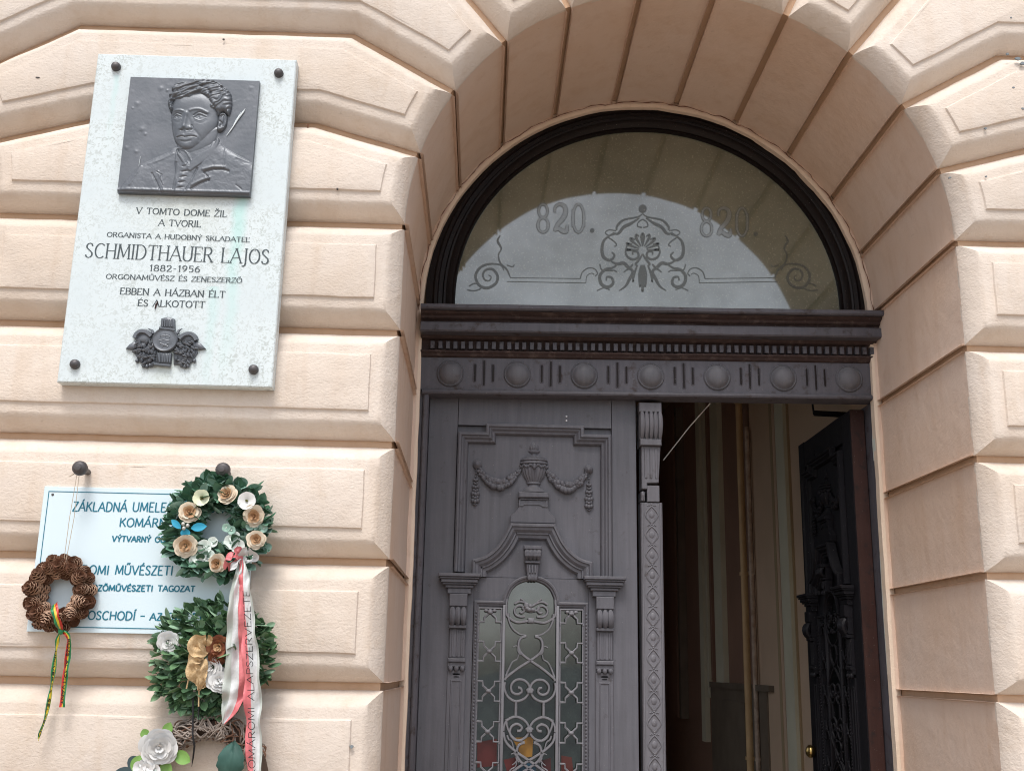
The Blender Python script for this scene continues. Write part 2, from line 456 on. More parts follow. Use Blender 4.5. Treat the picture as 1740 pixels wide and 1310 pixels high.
# shoulder stone above k=3 up to the top line
def top_at(k):
    a = R(k*VA); r = (TOPZ-ACZ)/math.sin(a); return (ACX+r*math.cos(a), TOPZ)
a34 = arcpts(3, 4); poly = a34[::-1]+[KN[3]]+[mir(KN[3])]+[mir(p) for p in a34]+[mir(top_at(4))]+[top_at(4)]
jam = [True]*6+[False]*3+[True]*6+[False]*3
master.append((poly, jam))
for (poly, jam) in master:
    o = rust_block(facade, poly, jam)
    for s in (-1, -2):
        c = o.copy(); COL.objects.link(c); c.parent = facade; c.location.x = s*PER
crown = []
for k in (4, 5, 6):
    a = arcpts(k, k+1); poly = a[::-1]+[top_at(k), top_at(k+1)]
    crown.append((poly, [True]*6+[False]*3))
for (poly, jam) in crown:
    if area(poly) < 0: raise RuntimeError('crown order')
    o = rust_block(facade, poly, jam)
    c = o.copy(); COL.objects.link(c); c.parent = facade; c.location.x = -PER
# the wall core behind the blocks
def core(c0, c1):
    r = AR+.008
    poly = [(c0+r, 0), (c1-r, 0)] + [(c1-r*math.cos(R(90*i/16)), ACZ+r*math.sin(R(90*i/16))) for i in range(17)] + \
           [(c1, TOPZ), (c0, TOPZ)] + [(c0+r*math.sin(R(90*i/16)), ACZ+r*math.cos(R(90*i/16))) for i in range(17)]
    b = MB(); b.ext(poly, .0560, .92); return b.build('wall_core', M_GR, facade)
core(ACX, ACX+PER); core(ACX-PER, ACX); core(ACX-2*PER, ACX-PER)
b = MB(); b.box(-5, 5.2, -.07, .92, TOPZ+.002, TOPZ+.16); b.box(-5, 5.2, .03, .92, TOPZ+.16, 6.0)
b.build('string_course', M_PL, facade)
b = MB(); b.box(ACX+PER-.69, 5.2, .05, .92, 0, TOPZ); b.box(-5, ACX-2*PER+.69, .05, .92, 0, TOPZ); b.build('side_wall', M_PL, facade)
# closed niche of the next bay on the left
b = MB(); b.ext([(ACX-PER-AR-.01, 0), (ACX-PER+AR+.01, 0)]+arc(ACX-PER, ACZ, AR+.01, 0, 180, 24), .66, .8); b.build('niche_back', M_PLR, facade)
# smooth bead of plaster against the door frame
pth = [(ACX+AR+.006, 0), (ACX+AR+.006, ACZ)]+arc(ACX, ACZ, AR+.006, 0, 180, 48)[1:]+[(ACX-AR-.006, 0)]
pth = [(x+.0025*noise.noise(Vector((x*9, z*9, 0))), z+.0025*noise.noise(Vector((x*9, z*9, 5)))) for x, z in pth]
b = MB(); q = []
for i in range(len(pth)-1):
    (xa, za), (xb, zb) = pth[i], pth[i+1]; n_ = max(1, int(math.dist(pth[i], pth[i+1])/.05))
    for k_ in range(n_):
        t_ = k_/n_; x_ = xa+(xb-xa)*t_; z_ = za+(zb-za)*t_
        e = .002*noise.noise(Vector((x_*25, z_*25, 3)))
        q.append((x_+e, z_+e))
q.append(pth[-1])
b.sweep(q, [(0, -.02), (0, 0), (-.003, .001), (-.016, .002), (-.024, -.002), (-.024, -.03)], .6375); b.build('plaster_bead', M_BEAD, facade, 40)

# ================================================================== door portal (frame, cornice, frieze, fanlight)
SH = .0125
DC = .4905
def shz(x, z): return z+SH*(x-DC)
portal = thing('door_frame', 'dark grey painted wooden door frame with dentil cornice and arched fanlight', 'door frame', (DC, .66, 0))
POFF = (DC, .66, 0)
def shear(mb):
    mb.v = [(x, y, shz(x, z)) for x, y, z in mb.v]; return mb
XL, XR = -.195, 1.180
def beam(name, prof, m, x0=XL, x1=XR, wob=.0):
    """prof [(y,z)] swept along x, with many cuts so that old timber can waver a little"""
    b = MB(); nseg = 40; k = len(prof); vs = []
    for i in range(nseg+1):
        x = x0+(x1-x0)*i/nseg
        for (y, z) in prof:
            vs.append((x, y+wob*noise.noise(Vector((x*8, y*40, z*30))), z+wob*.7*noise.noise(Vector((x*8, y*40, z*30+9)))))
    fs = [(i*k+j, i*k+(j+1) % k, (i+1)*k+(j+1) % k, (i+1)*k+j) for i in range(nseg) for j in range(k)]
    fs.append(tuple(range(k-1, -1, -1))); fs.append(tuple(nseg*k+j for j in range(k)))
    b.add(vs, fs); shear(b)
    return b.build(name, m, portal, 30, POFF)
beam('cornice_fillet', [(.72, 2.566), (.560, 2.566), (.556, 2.570), (.556, 2.579), (.561, 2.582), (.72, 2.584)], M_TRIM, wob=.0012)
beam('cornice_moulding', [(.71, 2.5385), (.606, 2.5385), (.603, 2.545), (.592, 2.550), (.590, 2.556), (.577, 2.560), (.572, 2.565), (.71, 2.565)], M_WORN, wob=.003)
beam('cornice_fascia', [(.71, 2.509), (.592, 2.507), (.588, 2.511), (.588, 2.534), (.594, 2.538), (.71, 2.538)], M_TRIM, wob=.0012)
beam('dentil_band', [(.71, 2.462), (.655, 2.462), (.650, 2.496), (.636, 2.500), (.630, 2.508), (.71, 2.508)], M_WORN, wob=.001)
beam('architrave_moulding', [(.71, 2.446), (.655, 2.446), (.648, 2.449), (.644, 2.455), (.638, 2.458), (.636, 2.463), (.71, 2.4635)], M_WORN, wob=.002)
beam('frieze_board', [(.71, 2.3475), (.6555, 2.3475), (.6555, 2.4455), (.71, 2.4455)], M_TRIM, wob=.0008)
beam('frieze_bead', [(.71, 2.331), (.652, 2.331), (.646, 2.3335), (.6435, 2.338), (.646, 2.3435), (.652, 2.347), (.71, 2.347)], M_TRIM, x0=-.187, x1=1.176, wob=.0006)
# dentils: equal little blocks, one by one
x = -.160; nd = 0; b = MB(); b.bbox(-.0062, .0062, -.016, .001, -.0115, .0115, .0012); dme = b.mesh('dentil', M_TRIM)
while x < 1.165:
    o = link_obj('dentil', dme, portal); o.location = (x-DC+random.uniform(-.0006, .0006), -.0085, shz(x, 2.4795)); o.rotation_euler.y = random.uniform(-.03, .03); x += .0227; nd += 1
# bosses and flutes of the frieze
b = MB(); b.disc_y([(.0345, -.001), (.0345, .003), (.0325, .0055), (.0305, .004), (.0290, .005), (.0265, .010), (.0215, .0155), (.014, .019), (.006, .0205)], (0, 0, 0), 28)
bme = b.mesh('frieze_boss', paint_mat('boss paint', (.135, .135, .152), (.07, .06, .062), .2), 40)
bx = [-.105+i*.1987 for i in range(7)]
FZ = 2.396
for x in bx:
    o = link_obj('frieze_boss', bme, portal); o.location = (x-DC, -.0045, shz(x, FZ)); o.rotation_euler.y = random.uniform(0, 6); o.scale = (1.17, 1.1, 1.17)
for i in range(6):
    xm = (bx[i]+bx[i+1])/2
    for (dx, h) in ((-.027, .028), (0, .040), (.027, .028)):
        b = MB(); w_ = .0042
        # a slot: flat dark fill painted as a recess's shade, with a raised rim
        pl = arc(0, h-w_, w_, 0, 180, 6)+arc(0, -h+w_, w_, 180, 360, 6)
        b.sweep(pl+[pl[0]], [(-.0016, 0), (0, .0014), (.0014, .0004), (.0020, -.0001)], 0)
        b.ext(inset(pl[::1], [.0012]*len(pl)), -.0002, .003, mi=1)
        o = b.build('frieze_flute', [M_TRIM, M_DARKW], portal); o.location = (xm+dx-DC, -.0048, shz(xm, FZ+.003))
# posts: left and right with bead and rebate
def post(x0, x1, inner, zt=2.343):
    s = 1 if inner > x0 else -1
    b = MB(); b.bbox(min(x0, x1), max(x0, x1), .662, .72, .02, zt, .002)
    b.build('frame_post', M_TRIM, portal, None, POFF)
b = MB(); b.bbox(-.195, -.183, .664, .73, .02, 2.330, .002); b.bbox(-.1825, -.166, .652, .73, .02, 2.3295, .004); b.build('frame_post', M_TRIM, portal, None, POFF)
b = MB(); b.bbox(1.176, 1.186, .664, .83, .02, 2.345, .002); b.bbox(1.158, 1.1755, .652, .735, .02, 2.3385, .004); b.box(1.1585, 1.1757, .7352, .83, .02, 2.3385, 0)
b.build('frame_post', M_TRIM, portal, None, POFF)
M_CHIP = mat('bare chipped primer', (.62, .66, .60), .7, bump=.3, bscale=80)
for (xa, za, zb) in ((1.1555, 2.16, 2.285), (1.1555, 1.55, 1.93)):
    b = MB(); b.ext([(xa-.002, za), (xa+.0022, za+.02), (xa+.0035, zb-.03), (xa+.0012, zb), (xa-.0018, zb-.05), (xa-.0028, (za+zb)/2)], .6508, .675)
    b.build('bare_wood_chip', M_CHIP, portal, None, POFF)
M_STRIP = paint_mat('carved strip paint', (.165, .162, .182), (.09, .08, .08), .3)
# arched frame of the fanlight
FAX, FAZ, FAR = .4925, 2.640, .6600
b = MB()
pth = [(FAX+FAR, 2.570)]+arc(FAX, FAZ, FAR, 0, 180, 56, FAR-.018)+[(FAX-FAR, 2.570)]
pth = pth[::-1]
b.sweep(pth, [(-.02, -.06), (-.02, .004), (0, .006), (.006, .012), (.015, .012), (.018, .004), (.030, .002), (.034, .008), (.040, .006), (.046, -.006), (.058, -.014), (.064, -.012), (.068, -.020), (.068, -.05)], .668)
b.build('fanlight_frame', M_DARKW, portal, 30, POFF)
b = MB(); b.box(FAX-.60, FAX+.60, .665, .695, 2.5842, 2.606); shear(b); b.build('fanlight_sill', M_TRIM, portal, None, POFF)

# fanlight glass: dusty frosted pane, reflecting the soffit and the sky
def glass_mat(name, base, refl, rough, blotch=True):
    m = bpy.data.materials.new(name); m.use_nodes = True; t = m.node_tree
    b = t.nodes['Principled BSDF']; out = t.nodes['Material Output']
    b.inputs['Roughness'].default_value = .8; b.inputs['Specular IOR Level'].default_value = .1
    g = t.nodes.new('ShaderNodeNewGeometry')
    nz = N(t, 'ShaderNodeTexNoise', Scale=5.0, Detail=8.0, Roughness=.62); t.links.new(g.outputs['Position'], nz.inputs['Vector'])
    col = ramp(t, nz.outputs['Fac'], [(.3, tuple(x*.8 for x in base)), (.7, tuple(x*1.2 for x in base))])
    t.links.new(col, b.inputs['Base Color'])
    gl = N(t, 'ShaderNodeBsdfGlossy', Roughness=rough); gl.inputs['Color'].default_value = (.9, .95, 1, 1)
    wb = N(t, 'ShaderNodeTexNoise', Scale=2.2, Detail=1.0); t.links.new(g.outputs['Position'], wb.inputs['Vector'])
    bp_ = N(t, 'ShaderNodeBump', Strength=.35, Distance=.012); t.links.new(wb.outputs['Fac'], bp_.inputs['Height']); t.links.new(bp_.outputs[0], gl.inputs['Normal'])
    # dusty specks
    ds = N(t, 'ShaderNodeTexNoise', Scale=160.0, Detail=3.0); t.links.new(g.outputs['Position'], ds.inputs['Vector'])
    dk = ramp(t, ds.outputs['Fac'], [(.58, (0, 0, 0)), (.70, (.5, .5, .5))]); c_old = b.inputs['Base Color'].links[0].from_socket
    t.links.new(mixc(t, dk, c_old, tuple(min(1, x*1.9) for x in base)), b.inputs['Base Color'])
    mx = t.nodes.new('ShaderNodeMixShader'); t.links.new(b.outputs[0], mx.inputs[1]); t.links.new(gl.outputs[0], mx.inputs[2])
    if isinstance(refl, tuple):
        f = ramp(t, nz.outputs['Fac'], [(.3, (refl[0],)*3), (.7, (refl[1],)*3)]); t.links.new(f, mx.inputs[0])
    else: mx.inputs[0].default_value = refl
    t.links.new(mx.outputs[0], out.inputs[0]); return m, t, b, mx
M_FAN, *_ = glass_mat('dusty fanlight glass', (.150, .155, .108), (.10, .175), .045)
fan = MB(); fan.ext([(FAX-.60, 2.60)]+[(FAX+.60, 2.60)]+arc(FAX, FAZ, .60, 0, 180, 40, .585), .695, .701)
glass = fan.build('fanlight_pane', M_FAN, portal, None, POFF)

# ================================================================== door leaves
HX = -.1655                              # hinge line of the left leaf
LO = (HX, .70, 0)
leaf = thing('door_leaf', 'closed left door leaf with carved urn, garlands and scrollwork grille over glass', 'door', LO)
LCX = .1475
LW = .452                                # free edge (world x) behind the cover strip
def lp(name, mb, m, parent=None, smooth=None):
    return mb.build(name, m, parent or leaf, smooth, LO)
def UX(x): return .150+(x-860)*.000464
def UZ(y): return 2.204-(y-330)*.000461
def VX(x): return .1465+(x-828)*.000449
def VZ(y): return 1.749-(y-185)*.000437
# boards
b = MB(); b.bbox(-.165, -.0795, .70, .745, .03, 2.3285, .0012); lp('stile', b, M_DOOR)
b = MB(); b.bbox(.3795, LW, .70, .745, .03, 2.3335, .0012); lp('stile', b, M_DOOR)
b = MB(); b.bbox(-.0785, .3785, .7005, .745, 2.2435, 2.331, .0012); lp('top_rail', b, M_DOOR)
# field behind the urn, with the opening of the light cut out of its lower part
f = MB(); f.box(-.0785, .3785, .712, .735, 1.80, 2.2425); f.bbox(-.077, -.018, .706, .735, 1.00, 1.7985, .001); f.bbox(.3115, .377, .706, .735, 1.00, 1.7985, .001)
f.bbox(-.0775, .3775, .706, .735, .60, .998, .001)
# spandrels round the arch of the light
aO = [(VX(x), VZ(y)) for x, y in [(665, 262), (668, 205), (690, 150), (730, 108), (780, 86), (828, 78)]]
aO = aO + [(2*.1465-x, z) for x, z in aO[:-1][::-1]]
f.ext([(-.0175, 1.7985)]+[(-.0175, VZ(262))]+aO+[(.311, VZ(262)), (.311, 1.7985)], .708, .735)
lp('panel_field', f, M_DOOR)
# raised frame with ears round the upper panel
MOULD = [(0, 0), (0, .016), (.004, .019), (.009, .019), (.012, .013), (.016, .012), (.022, .005), (.026, .004), (.029, .0005), (.032, -.012)]
b = MB(); b.sweep([(-.077, 1.812), (-.077, 2.221), (.004, 2.221), (.004, 2.248), (.296, 2.248), (.296, 2.222), (.377, 2.222), (.377, 1.806)], MOULD, .702)
lp('panel_moulding', b, M_DOOR, None, 20)
# broken pediment over the light: raised moulding in ogee curves
ped = [(-.022, 1.800), (-.022, 1.843)] + [tuple(p) for p in smooth_path([(-.022, 1.8435), (.010, 1.8535), (.040, 1.876), (.062, 1.905), (.077, 1.935), (.0845, 1.9495)], 4)]
ped += [(.2105, 1.9495)] + [(2*.1475-x, z) for x, z in ped[2:][::-1][1:]] + [(2*.1475+.022, 1.800)]
PMP = [(-.004, 0), (-.004, .026), (0, .030), (.005, .030), (.007, .025), (.014, .024), (.022, .016), (.026, .016), (.028, .011), (.036, .010), (.040, .004), (.040, -.004)]
b = MB(); b.sweep(ped, PMP, .708); lp('pediment_moulding', b, M_DOOR, None, 18)
inner = [(-.0215+.036, 1.790)]
# caps of the side pilasters: stacked mouldings
for s in (-1, 1):
    cx = LCX+s*.2075; b = MB()
    for (hw, y, z0_, z1_) in ((.0600, .660, 1.796, 1.8055), (.0565, .664, 1.7905, 1.7955), (.0525, .669, 1.780, 1.790), (.048, .674, 1.7745, 1.7795), (.040, .680, 1.766, 1.774), (.0335, .685, 1.7495, 1.7655)):
        b.bbox(cx-hw, cx+hw*(1.0), y, .705, z0_, z1_, .0018)
    lp('pilaster_cap', b, M_DOOR)
    px = LCX+s*.2090
    b = MB(); hw = .0255
    b.bbox(px-hw, px+hw, .676, .705, 1.714, 1.749, .002)
    # scroll carved as three lobes that roll under
    for j in (-1, 0, 1):
        pts = [Vector((px+j*.0155, .683-.010*math.sin(math.pi*t), 1.712-.050*t)) for t in [i/6 for i in range(7)]]
        b.tube(pts, [.004, .0085, .0100, .0100, .0095, .0085, .005], 8)
        b.blob((px+j*.0155, .680, 1.669), .0085, .008, .006)
    b.bbox(px-.024, px+.024, .684, .705, 1.664, 1.716, .001)
    b.bbox(px-.0245, px+.0245, .678, .705, 1.653, 1.6625, .002)
    lp('scroll_bracket', b, M_DOOR, None, 35)
    b = MB(); b.bbox(px-.0225, px+.0225, .690, .705, 1.572, 1.6525, .002)
    for j in (-1, 0, 1): b.sweep([(px+j*.013, 1.648), (px+j*.013, 1.577)], [(-.003, 0), (-.002, .0018), (.002, .0018), (.003, 0)], .690)
    b.bbox(px-.0250, px+.0250, .684, .705, 1.560, 1.5715, .0025)
    b.bbox(px-.0245, px+.0245, .690, .705, 1.548, 1.5595, .001)
    for j in (-1, 0, 1): b.blob((px+j*.0165, .690, 1.5435), .0072, .0075, .0080)
    b.box(px-.010, px+.010, .696, .7058, 1.526, 1.530); b.box(px-.007, px+.007, .696, .7058, 1.519, 1.522)
    lp('pilaster_shaft', b, M_DOOR, None, 35)
    b = MB(); b.bbox(px-.0260, px+.0260, .696, .706, 1.0, 1.5385, .002); b.sweep([(px-.016, 1.02), (px-.016, 1.513), (px+.016, 1.513), (px+.016, 1.02)], [(0, 0), (.0015, .0022), (.004, .0022), (.0055, 0)], .696)
    lp('pilaster_strip', b, M_DOOR)
# keystone scroll
b = MB(); kx = LCX+.0005
b.bbox(kx-.026, kx+.026, .668, .706, 1.878, 1.889, .002)
for j in (-1.5, -.5, .5, 1.5):
    b.tube([Vector((kx+j*.0115, .682-.012*math.sin(math.pi*t), 1.880-.032*t)) for t in [i/5 for i in range(6)]], [.003, .0068, .0078, .0078, .006, .003], 8)
b.bbox(kx-.0235, kx+.0235, .684, .706, 1.842, 1.878, .001); b.bbox(kx-.021, kx+.021, .676, .706, 1.8395, 1.8455, .001)
b.ext([(kx-.0185, 1.838), (kx-.0145, 1.800), (kx+.0145, 1.800), (kx+.0185, 1.838)], .682, .706, .003)
for j in (-1, 0, 1): b.tube([(kx+j*.009, .682, 1.834), (kx+j*.0075, .680, 1.812)], [.0035, .003], 6)
for j in (-1, 0, 1): b.blob((kx+j*.0085, .681, 1.798), .0065, .006, .0085)
lp('keystone', b, M_DOOR, None, 35)
# urn
b = MB(); uy = .716; C_ = LCX+.002
FACE = dict(a0=math.pi, a1=2*math.pi, sy=.75)
b.lathe([(.0001, UZ(328)), (.006, UZ(336)), (.0115, UZ(352)), (.0145, UZ(370)), (.0150, UZ(385)), (.012, UZ(395))], (C_, uy, 0), 24, flute=.07, nfl=14, **FACE)
b.lathe([(.0165, UZ(395)), (.0185, UZ(402)), (.0165, UZ(410)), (.0100, UZ(418)), (.0105, UZ(430)), (.026, UZ(443)), (.036, UZ(450))], (C_, uy, 0), 24, **FACE)
b.lathe([(.030, UZ(446)), (.0405, UZ(456)), (.0415, UZ(464)), (.037, UZ(469)), (.0415, UZ(475)), (.0425, UZ(484)), (.038, UZ(490))], (C_, uy, 0), 28, flute=.02, nfl=26, **FACE)
b.lathe([(.036, UZ(488)), (.0385, UZ(505)), (.0375, UZ(530)), (.0330, UZ(560)), (.026, UZ(585)), (.0205, UZ(604))], (C_, uy, 0), 40, flute=.05, nfl=22, **FACE)
b.lathe([(.0205, UZ(602)), (.0225, UZ(606)), (.0225, UZ(614)), (.0175, UZ(618)), (.0185, UZ(630)), (.026, UZ(642)), (.036, UZ(660)), (.0385, UZ(668))], (C_, uy, 0), 24, **FACE)
for a in range(-2, 3):
    for t in range(5):
        ang_ = R(-90+a*33+(t-2)*7); r = .0400
        b.blob((C_+r*math.cos(ang_), uy+.75*r*math.sin(ang_), UZ(498+10*(1-((t-2)/2)**2))), .0045, .0045, .0040, 6, 4)
b.blob((C_, uy-.032, UZ(508)), .0060, .006, .0095, 8, 5)
lp('urn', b, M_DOOR, None, 50)
b = MB(); b.bbox(UX(757)+.002, UX(957)-.001, .682, .712, UZ(710), UZ(674), .003); b.bbox(UX(768), UX(948), .690, .712, UZ(722), UZ(711), .001)
pd = [(UX(764), UZ(723)), (UX(766), UZ(760)), (UX(752), UZ(790)), (UX(730), UZ(812)), (UX(712), UZ(824)), (UX(712), UZ(868)), (UX(996), UZ(868)), (UX(996), UZ(824)), (UX(978), UZ(812)), (UX(958), UZ(790)), (UX(946), UZ(760)), (UX(946), UZ(723))]
b.ext(pd, .693, .712, .002)
b.sweep([(UX(766), UZ(724)), (UX(766), UZ(762)), (UX(790), UZ(762)), (UX(798), UZ(754)), (UX(826), UZ(752)), (UX(886), UZ(752)), (UX(906), UZ(756)), (UX(914), UZ(764)), (UX(946), UZ(766)), (UX(946), UZ(724))], [(0, 0), (0, .003), (-.004, .003), (-.004, 0)][::-1], .693)
lp('urn_pedestal', b, M_DOOR, None, 35)
# garlands and tassels
def garland(p0, pm, p1, x_end, tas_bot):
    b = MB()
    kx_, kz_ = UX(p0[0]), UZ(p0[1])
    b.disc_y([(.0135, 0), (.0135, .006), (.0115, .011), (.006, .0135), (.0055, .0150), (.002, .016)], (kx_, .711, kz_), 14)
    path = smooth_path([(UX(x), 0, UZ(y)) for x, y in ([p0]+pm+[p1])], 8)
    n = len(path)
    for i, p in enumerate(path):
        t = i/(n-1); r = (.0050+.0100*math.sin(math.pi*min(1, max(0, t)))**1.2)*random.uniform(.8, 1.15)
        for j in range(3):
            a = random.uniform(0, 6.28); d = r*.55
            b.blob((p.x+d*math.cos(a), .709-abs(math.sin(a))*r*.3-.002, p.z+d*math.sin(a)), r*.62, r*.70, r*.62, 6, 4)
    kxx = UX(x_end)
    for i in range(11):
        t = i/10; z = kz_-.016+(UZ(tas_bot)-kz_+.016)*t; r = (.0040+.0090*(t**1.1 if t < .85 else (1-t)*4.3+.2))*(1.15 if i % 2 else .85)
        for j in (-1, 0, 1):
            if abs(j) and t < .25: continue
            b.blob((kxx+j*r*.62, .707-(j == 0)*r*.25, z+(j != 0)*.002), r*.62, r*.7, r*.60, 6, 4)
    b.tube([(kx_, .708, kz_-.008), (kxx, .708, kz_-.02)], .003)
    lp('garland', b, M_DOOR, None, 60)
garland((497, 497), [(520, 545), (560, 592), (615, 622), (655, 625), (700, 600), (740, 560)], (768, 530), 490, 757)
garland((1207, 513), [(1180, 560), (1135, 610), (1085, 634), (1040, 625), (990, 590), (960, 553)], (942, 530), 1210, 775)
for yy in (170, 198):
    b = MB(); b.disc_y([(.0028, 0), (.0028, .0012), (.0010, .0020)], (UX(1063), .7005, UZ(yy)), 10); lp('screw_head', b, mat('bright screw', (.7, .72, .75), .3, .6) if yy == 170 else bpy.data.materials['bright screw'])
# frame of the light: bead round arch and side lights
oL, oR = -.0165, .3105
arch_o = [(-.0165, 1.00), (-.0165, VZ(222)), (VX(648), VZ(222))] + [(VX(650), VZ(205))] + [tuple(p) for p in smooth_path([(VX(652), VZ(190)), (VX(680), VZ(128)), (VX(725), VZ(84)), (VX(780), VZ(60)), (VX(828), VZ(53))], 4)]
arch_o = arch_o + [(2*.1465-x, z) for x, z in arch_o[:-1][::-1]]
arch_o = [(x if x < .14 else x+.001, z) for x, z in arch_o]
b = MB(); b.sweep(arch_o, [(0, 0), (0, .007), (.003, .009), (.007, .008), (.010, .004), (.0135, .003), (.015, -.004), (.015, -.03)], .706); lp('light_frame', b, M_DOOR, None, 25)
b = MB()
for sx in (-.0105, .3045):
    z = 1.70
    while z > 1.0:
        b.blob((sx, .6975, z), .0032, .003, .0046, 6, 4); z -= .0098
x = -.008
lp('bead_moulding', b, M_DOOR, None, 60)['kind'] = 'stuff'
# glass
M_DG, *_ = glass_mat('door light glass', (.016, .024, .020), (.13, .17), .03)
b = MB(); b.ext([(-.008, .99), (.302, .99), (.302, 1.725), (.235, 1.725)]+[(x, z) for x, z in arc(.1465, VZ(205), .084, 0, 180, 14)]+[(.058, 1.725), (-.008, 1.725)], .722, .726); lp('light_pane', b, M_DG)
# glass of the open leaf, its colour darkened for the shade there
M_DG2, *_ = glass_mat('shade-darkened door glass', (.006, .007, .007), .06, .05)
# ironwork
def bars(pts, r=.0036, y=.703, n=5):
    p3 = smooth_path([(VX(x), y, VZ(yy)) for x, yy in pts], n); return p3
g = MB(); MY = .703
def both(pts, r=.0037, smooth=True, taper=False):
    for s in (0, 1):
        q = [((1656-x) if s else x, yy) for x, yy in pts]
        p3 = bars(q) if smooth else [Vector((VX(x), MY, VZ(yy))) for x, yy in q]
        rr = [r*(1-.5*i/(len(p3)-1)) for i in range(len(p3))] if taper else r
        g.tube(p3, rr, 6)
def volute(c, r0, r1, a0, turns, sgn=1, n=22):
    return [(c[0]+(r0+(r1-r0)*i/n)*math.cos(a0+sgn*2*math.pi*turns*i/n), c[1]+(r0+(r1-r0)*i/n)*math.sin(a0+sgn*2*math.pi*turns*i/n)) for i in range(n+1)]
for dy in (0, 660, 1320):
    if dy == 0:
        both([(672, 150+60), (672, 300), (690, 330), (740, 357), (800, 350), (828, 345)])
        both([(790, 318), (765, 322), (735, 312), (722, 285), (735, 258), (760, 250), (782, 262), (785, 282), (770, 296), (755, 290)], .0032)
        both([(722, 240), (750, 225), (780, 228), (810, 245), (828, 258)], .0034); both([(770, 262), (790, 278), (828, 288)], .003); both([(760, 205), (785, 222), (800, 240)], .003, taper=True)
    both([(683, 300+dy), (690, 350+dy), (715, 400+dy), (758, 432+dy), (800, 440+dy)], .0037, taper=True)
    both([(800, 444+dy), (765, 460+dy), (752, 500+dy), (768, 550+dy), (828, 598+dy), (900, 645+dy), (972, 702+dy), (985, 722+dy)], .0039)
    both([(765, 562+dy), (750, 540+dy), (748, 518+dy), (738, 507+dy), (718, 515+dy)], .0028, taper=True)
    both([(675, 700+dy), (690, 660+dy), (715, 610+dy), (745, 590+dy), (752, 560+dy)], .0030, taper=True)
    both([(672, 735+dy), (668, 775+dy), (690, 825+dy), (740, 853+dy), (795, 835+dy), (822, 795+dy), (820, 750+dy), (785, 720+dy), (740, 722+dy), (710, 755+dy), (716, 795+dy), (748, 810+dy), (776, 795+dy), (770, 772+dy), (752, 768+dy)], .0037)
    both([(742, 852+dy), (742, 952+dy)], .0040, False)
    both([(668, 1035+dy), (672, 1000+dy), (695, 965+dy), (745, 948+dy), (797, 970+dy), (824, 1012+dy), (815, 1060+dy), (775, 1090+dy), (735, 1085+dy), (708, 1050+dy), (716, 1010+dy), (750, 992+dy), (780, 1010+dy), (772, 1032+dy), (752, 1034+dy)], .0037)
    both([(668, 1040+dy), (682, 1100+dy), (740, 1155+dy), (828, 1212+dy), (900, 1260+dy), (975, 1318+dy)], .0039)
    both([(690, 1060+dy), (700, 1085+dy), (720, 1100+dy), (735, 1150+dy)], .003, taper=True); both([(735, 1165+dy), (755, 1200+dy), (745, 1225+dy), (725, 1240+dy)], .003, taper=True)
    for yy in (783, 1022): g.blob((VX(828), MY-.002, VZ(yy+dy)), .0125, .006, .0055, 8, 5); g.box(VX(812), VX(844), MY-.007, MY, VZ(yy+dy)-.0062, VZ(yy+dy)+.0062)
for (x0, x1) in ((VX(648), VX(666)), (VX(990), VX(1008))): g.bbox(x0, x1, .698, .712, 1.0, 1.722, .0015)
g.bbox(VX(808), VX(848), .696, .706, VZ(362), VZ(328), .003)
for k in range(6): g.blob((VX(828)+random.uniform(-.016, .016), .697, VZ(262)+random.uniform(-.012, .010)), .0075, .005, .006, 7, 4)
lp('scrollwork_grille', g, M_IRON, None, 60)
# side lattices
for cx, sgn in ((.0300, 1), (.2630, -1)):
    g = MB(); z = 1.592+.1085; hw = .0325
    for k in range(6):
        zz = z-k*.1085
        for sx in (-1, 1):
            for sz in (-1, 1):
                if k == 0 and sz == 1: continue
                q = [(0, 0), (.0125, .0115), (.0165, .0150), (.0170, .0265), (hw, .0270), (hw, .0330)]
                pts = [Vector((cx+sx*a_, .704, zz+sz*b_)) for a_, b_ in q]
                g.tube(pts, .0031, 5)
        g.blob((cx, .702, zz), .0085, .006, .0058, 8, 5)
    for sx in (-1, 1): g.tube([(cx+sx*hw, .705, 1.0), (cx+sx*hw, .705, 1.712)], .0026, 5)
    g.tube([(cx-hw, .705, 1.712), (cx+hw, .705, 1.712)], .0026, 5)
    for sx in (-1, 0, 1): g.blob((cx+sx*.012, .702, 1.705), .007, .004, .0045, 7, 4)
    lp('lattice', g, M_IRON, None, 60)
b = MB(); b.bbox(-.0765, .3765, .700, .7055, .10, .97, .004); b.sweep([(-.04, .14), (-.04, .93), (.34, .93), (.34, .14), (-.04, .14)], MOULD[1:], .700); lp('lower_panel', b, M_DOOR, None, 25)

# the right leaf is a mirrored copy of the left one, swung open into the passage, shade put into its colours
def copy_tree(o, parent=None):
    c = o.copy(); COL.objects.link(c); c.parent = parent
    for ch in list(o.children): copy_tree(ch, c)
    return c
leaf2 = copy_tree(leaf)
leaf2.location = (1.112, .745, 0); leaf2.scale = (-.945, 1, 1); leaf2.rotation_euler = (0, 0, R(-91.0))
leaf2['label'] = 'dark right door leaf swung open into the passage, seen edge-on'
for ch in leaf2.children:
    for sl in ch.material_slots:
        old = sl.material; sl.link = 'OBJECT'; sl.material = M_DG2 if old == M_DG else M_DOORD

he = MB(); he.bbox(1.1135, 1.1565, .738, .7435, .03, 2.330, .002); he.v = [tuple(v) for v in he.v]
hm = he.mesh('hinge_edge', M_JAMB)
L2M = Matrix.Translation(leaf2.location) @ leaf2.rotation_euler.to_matrix().to_4x4() @ Matrix.Diagonal((*leaf2.scale, 1))
ho = link_obj('hinge_edge', hm, leaf2); ho.matrix_parent_inverse = L2M.inverted()
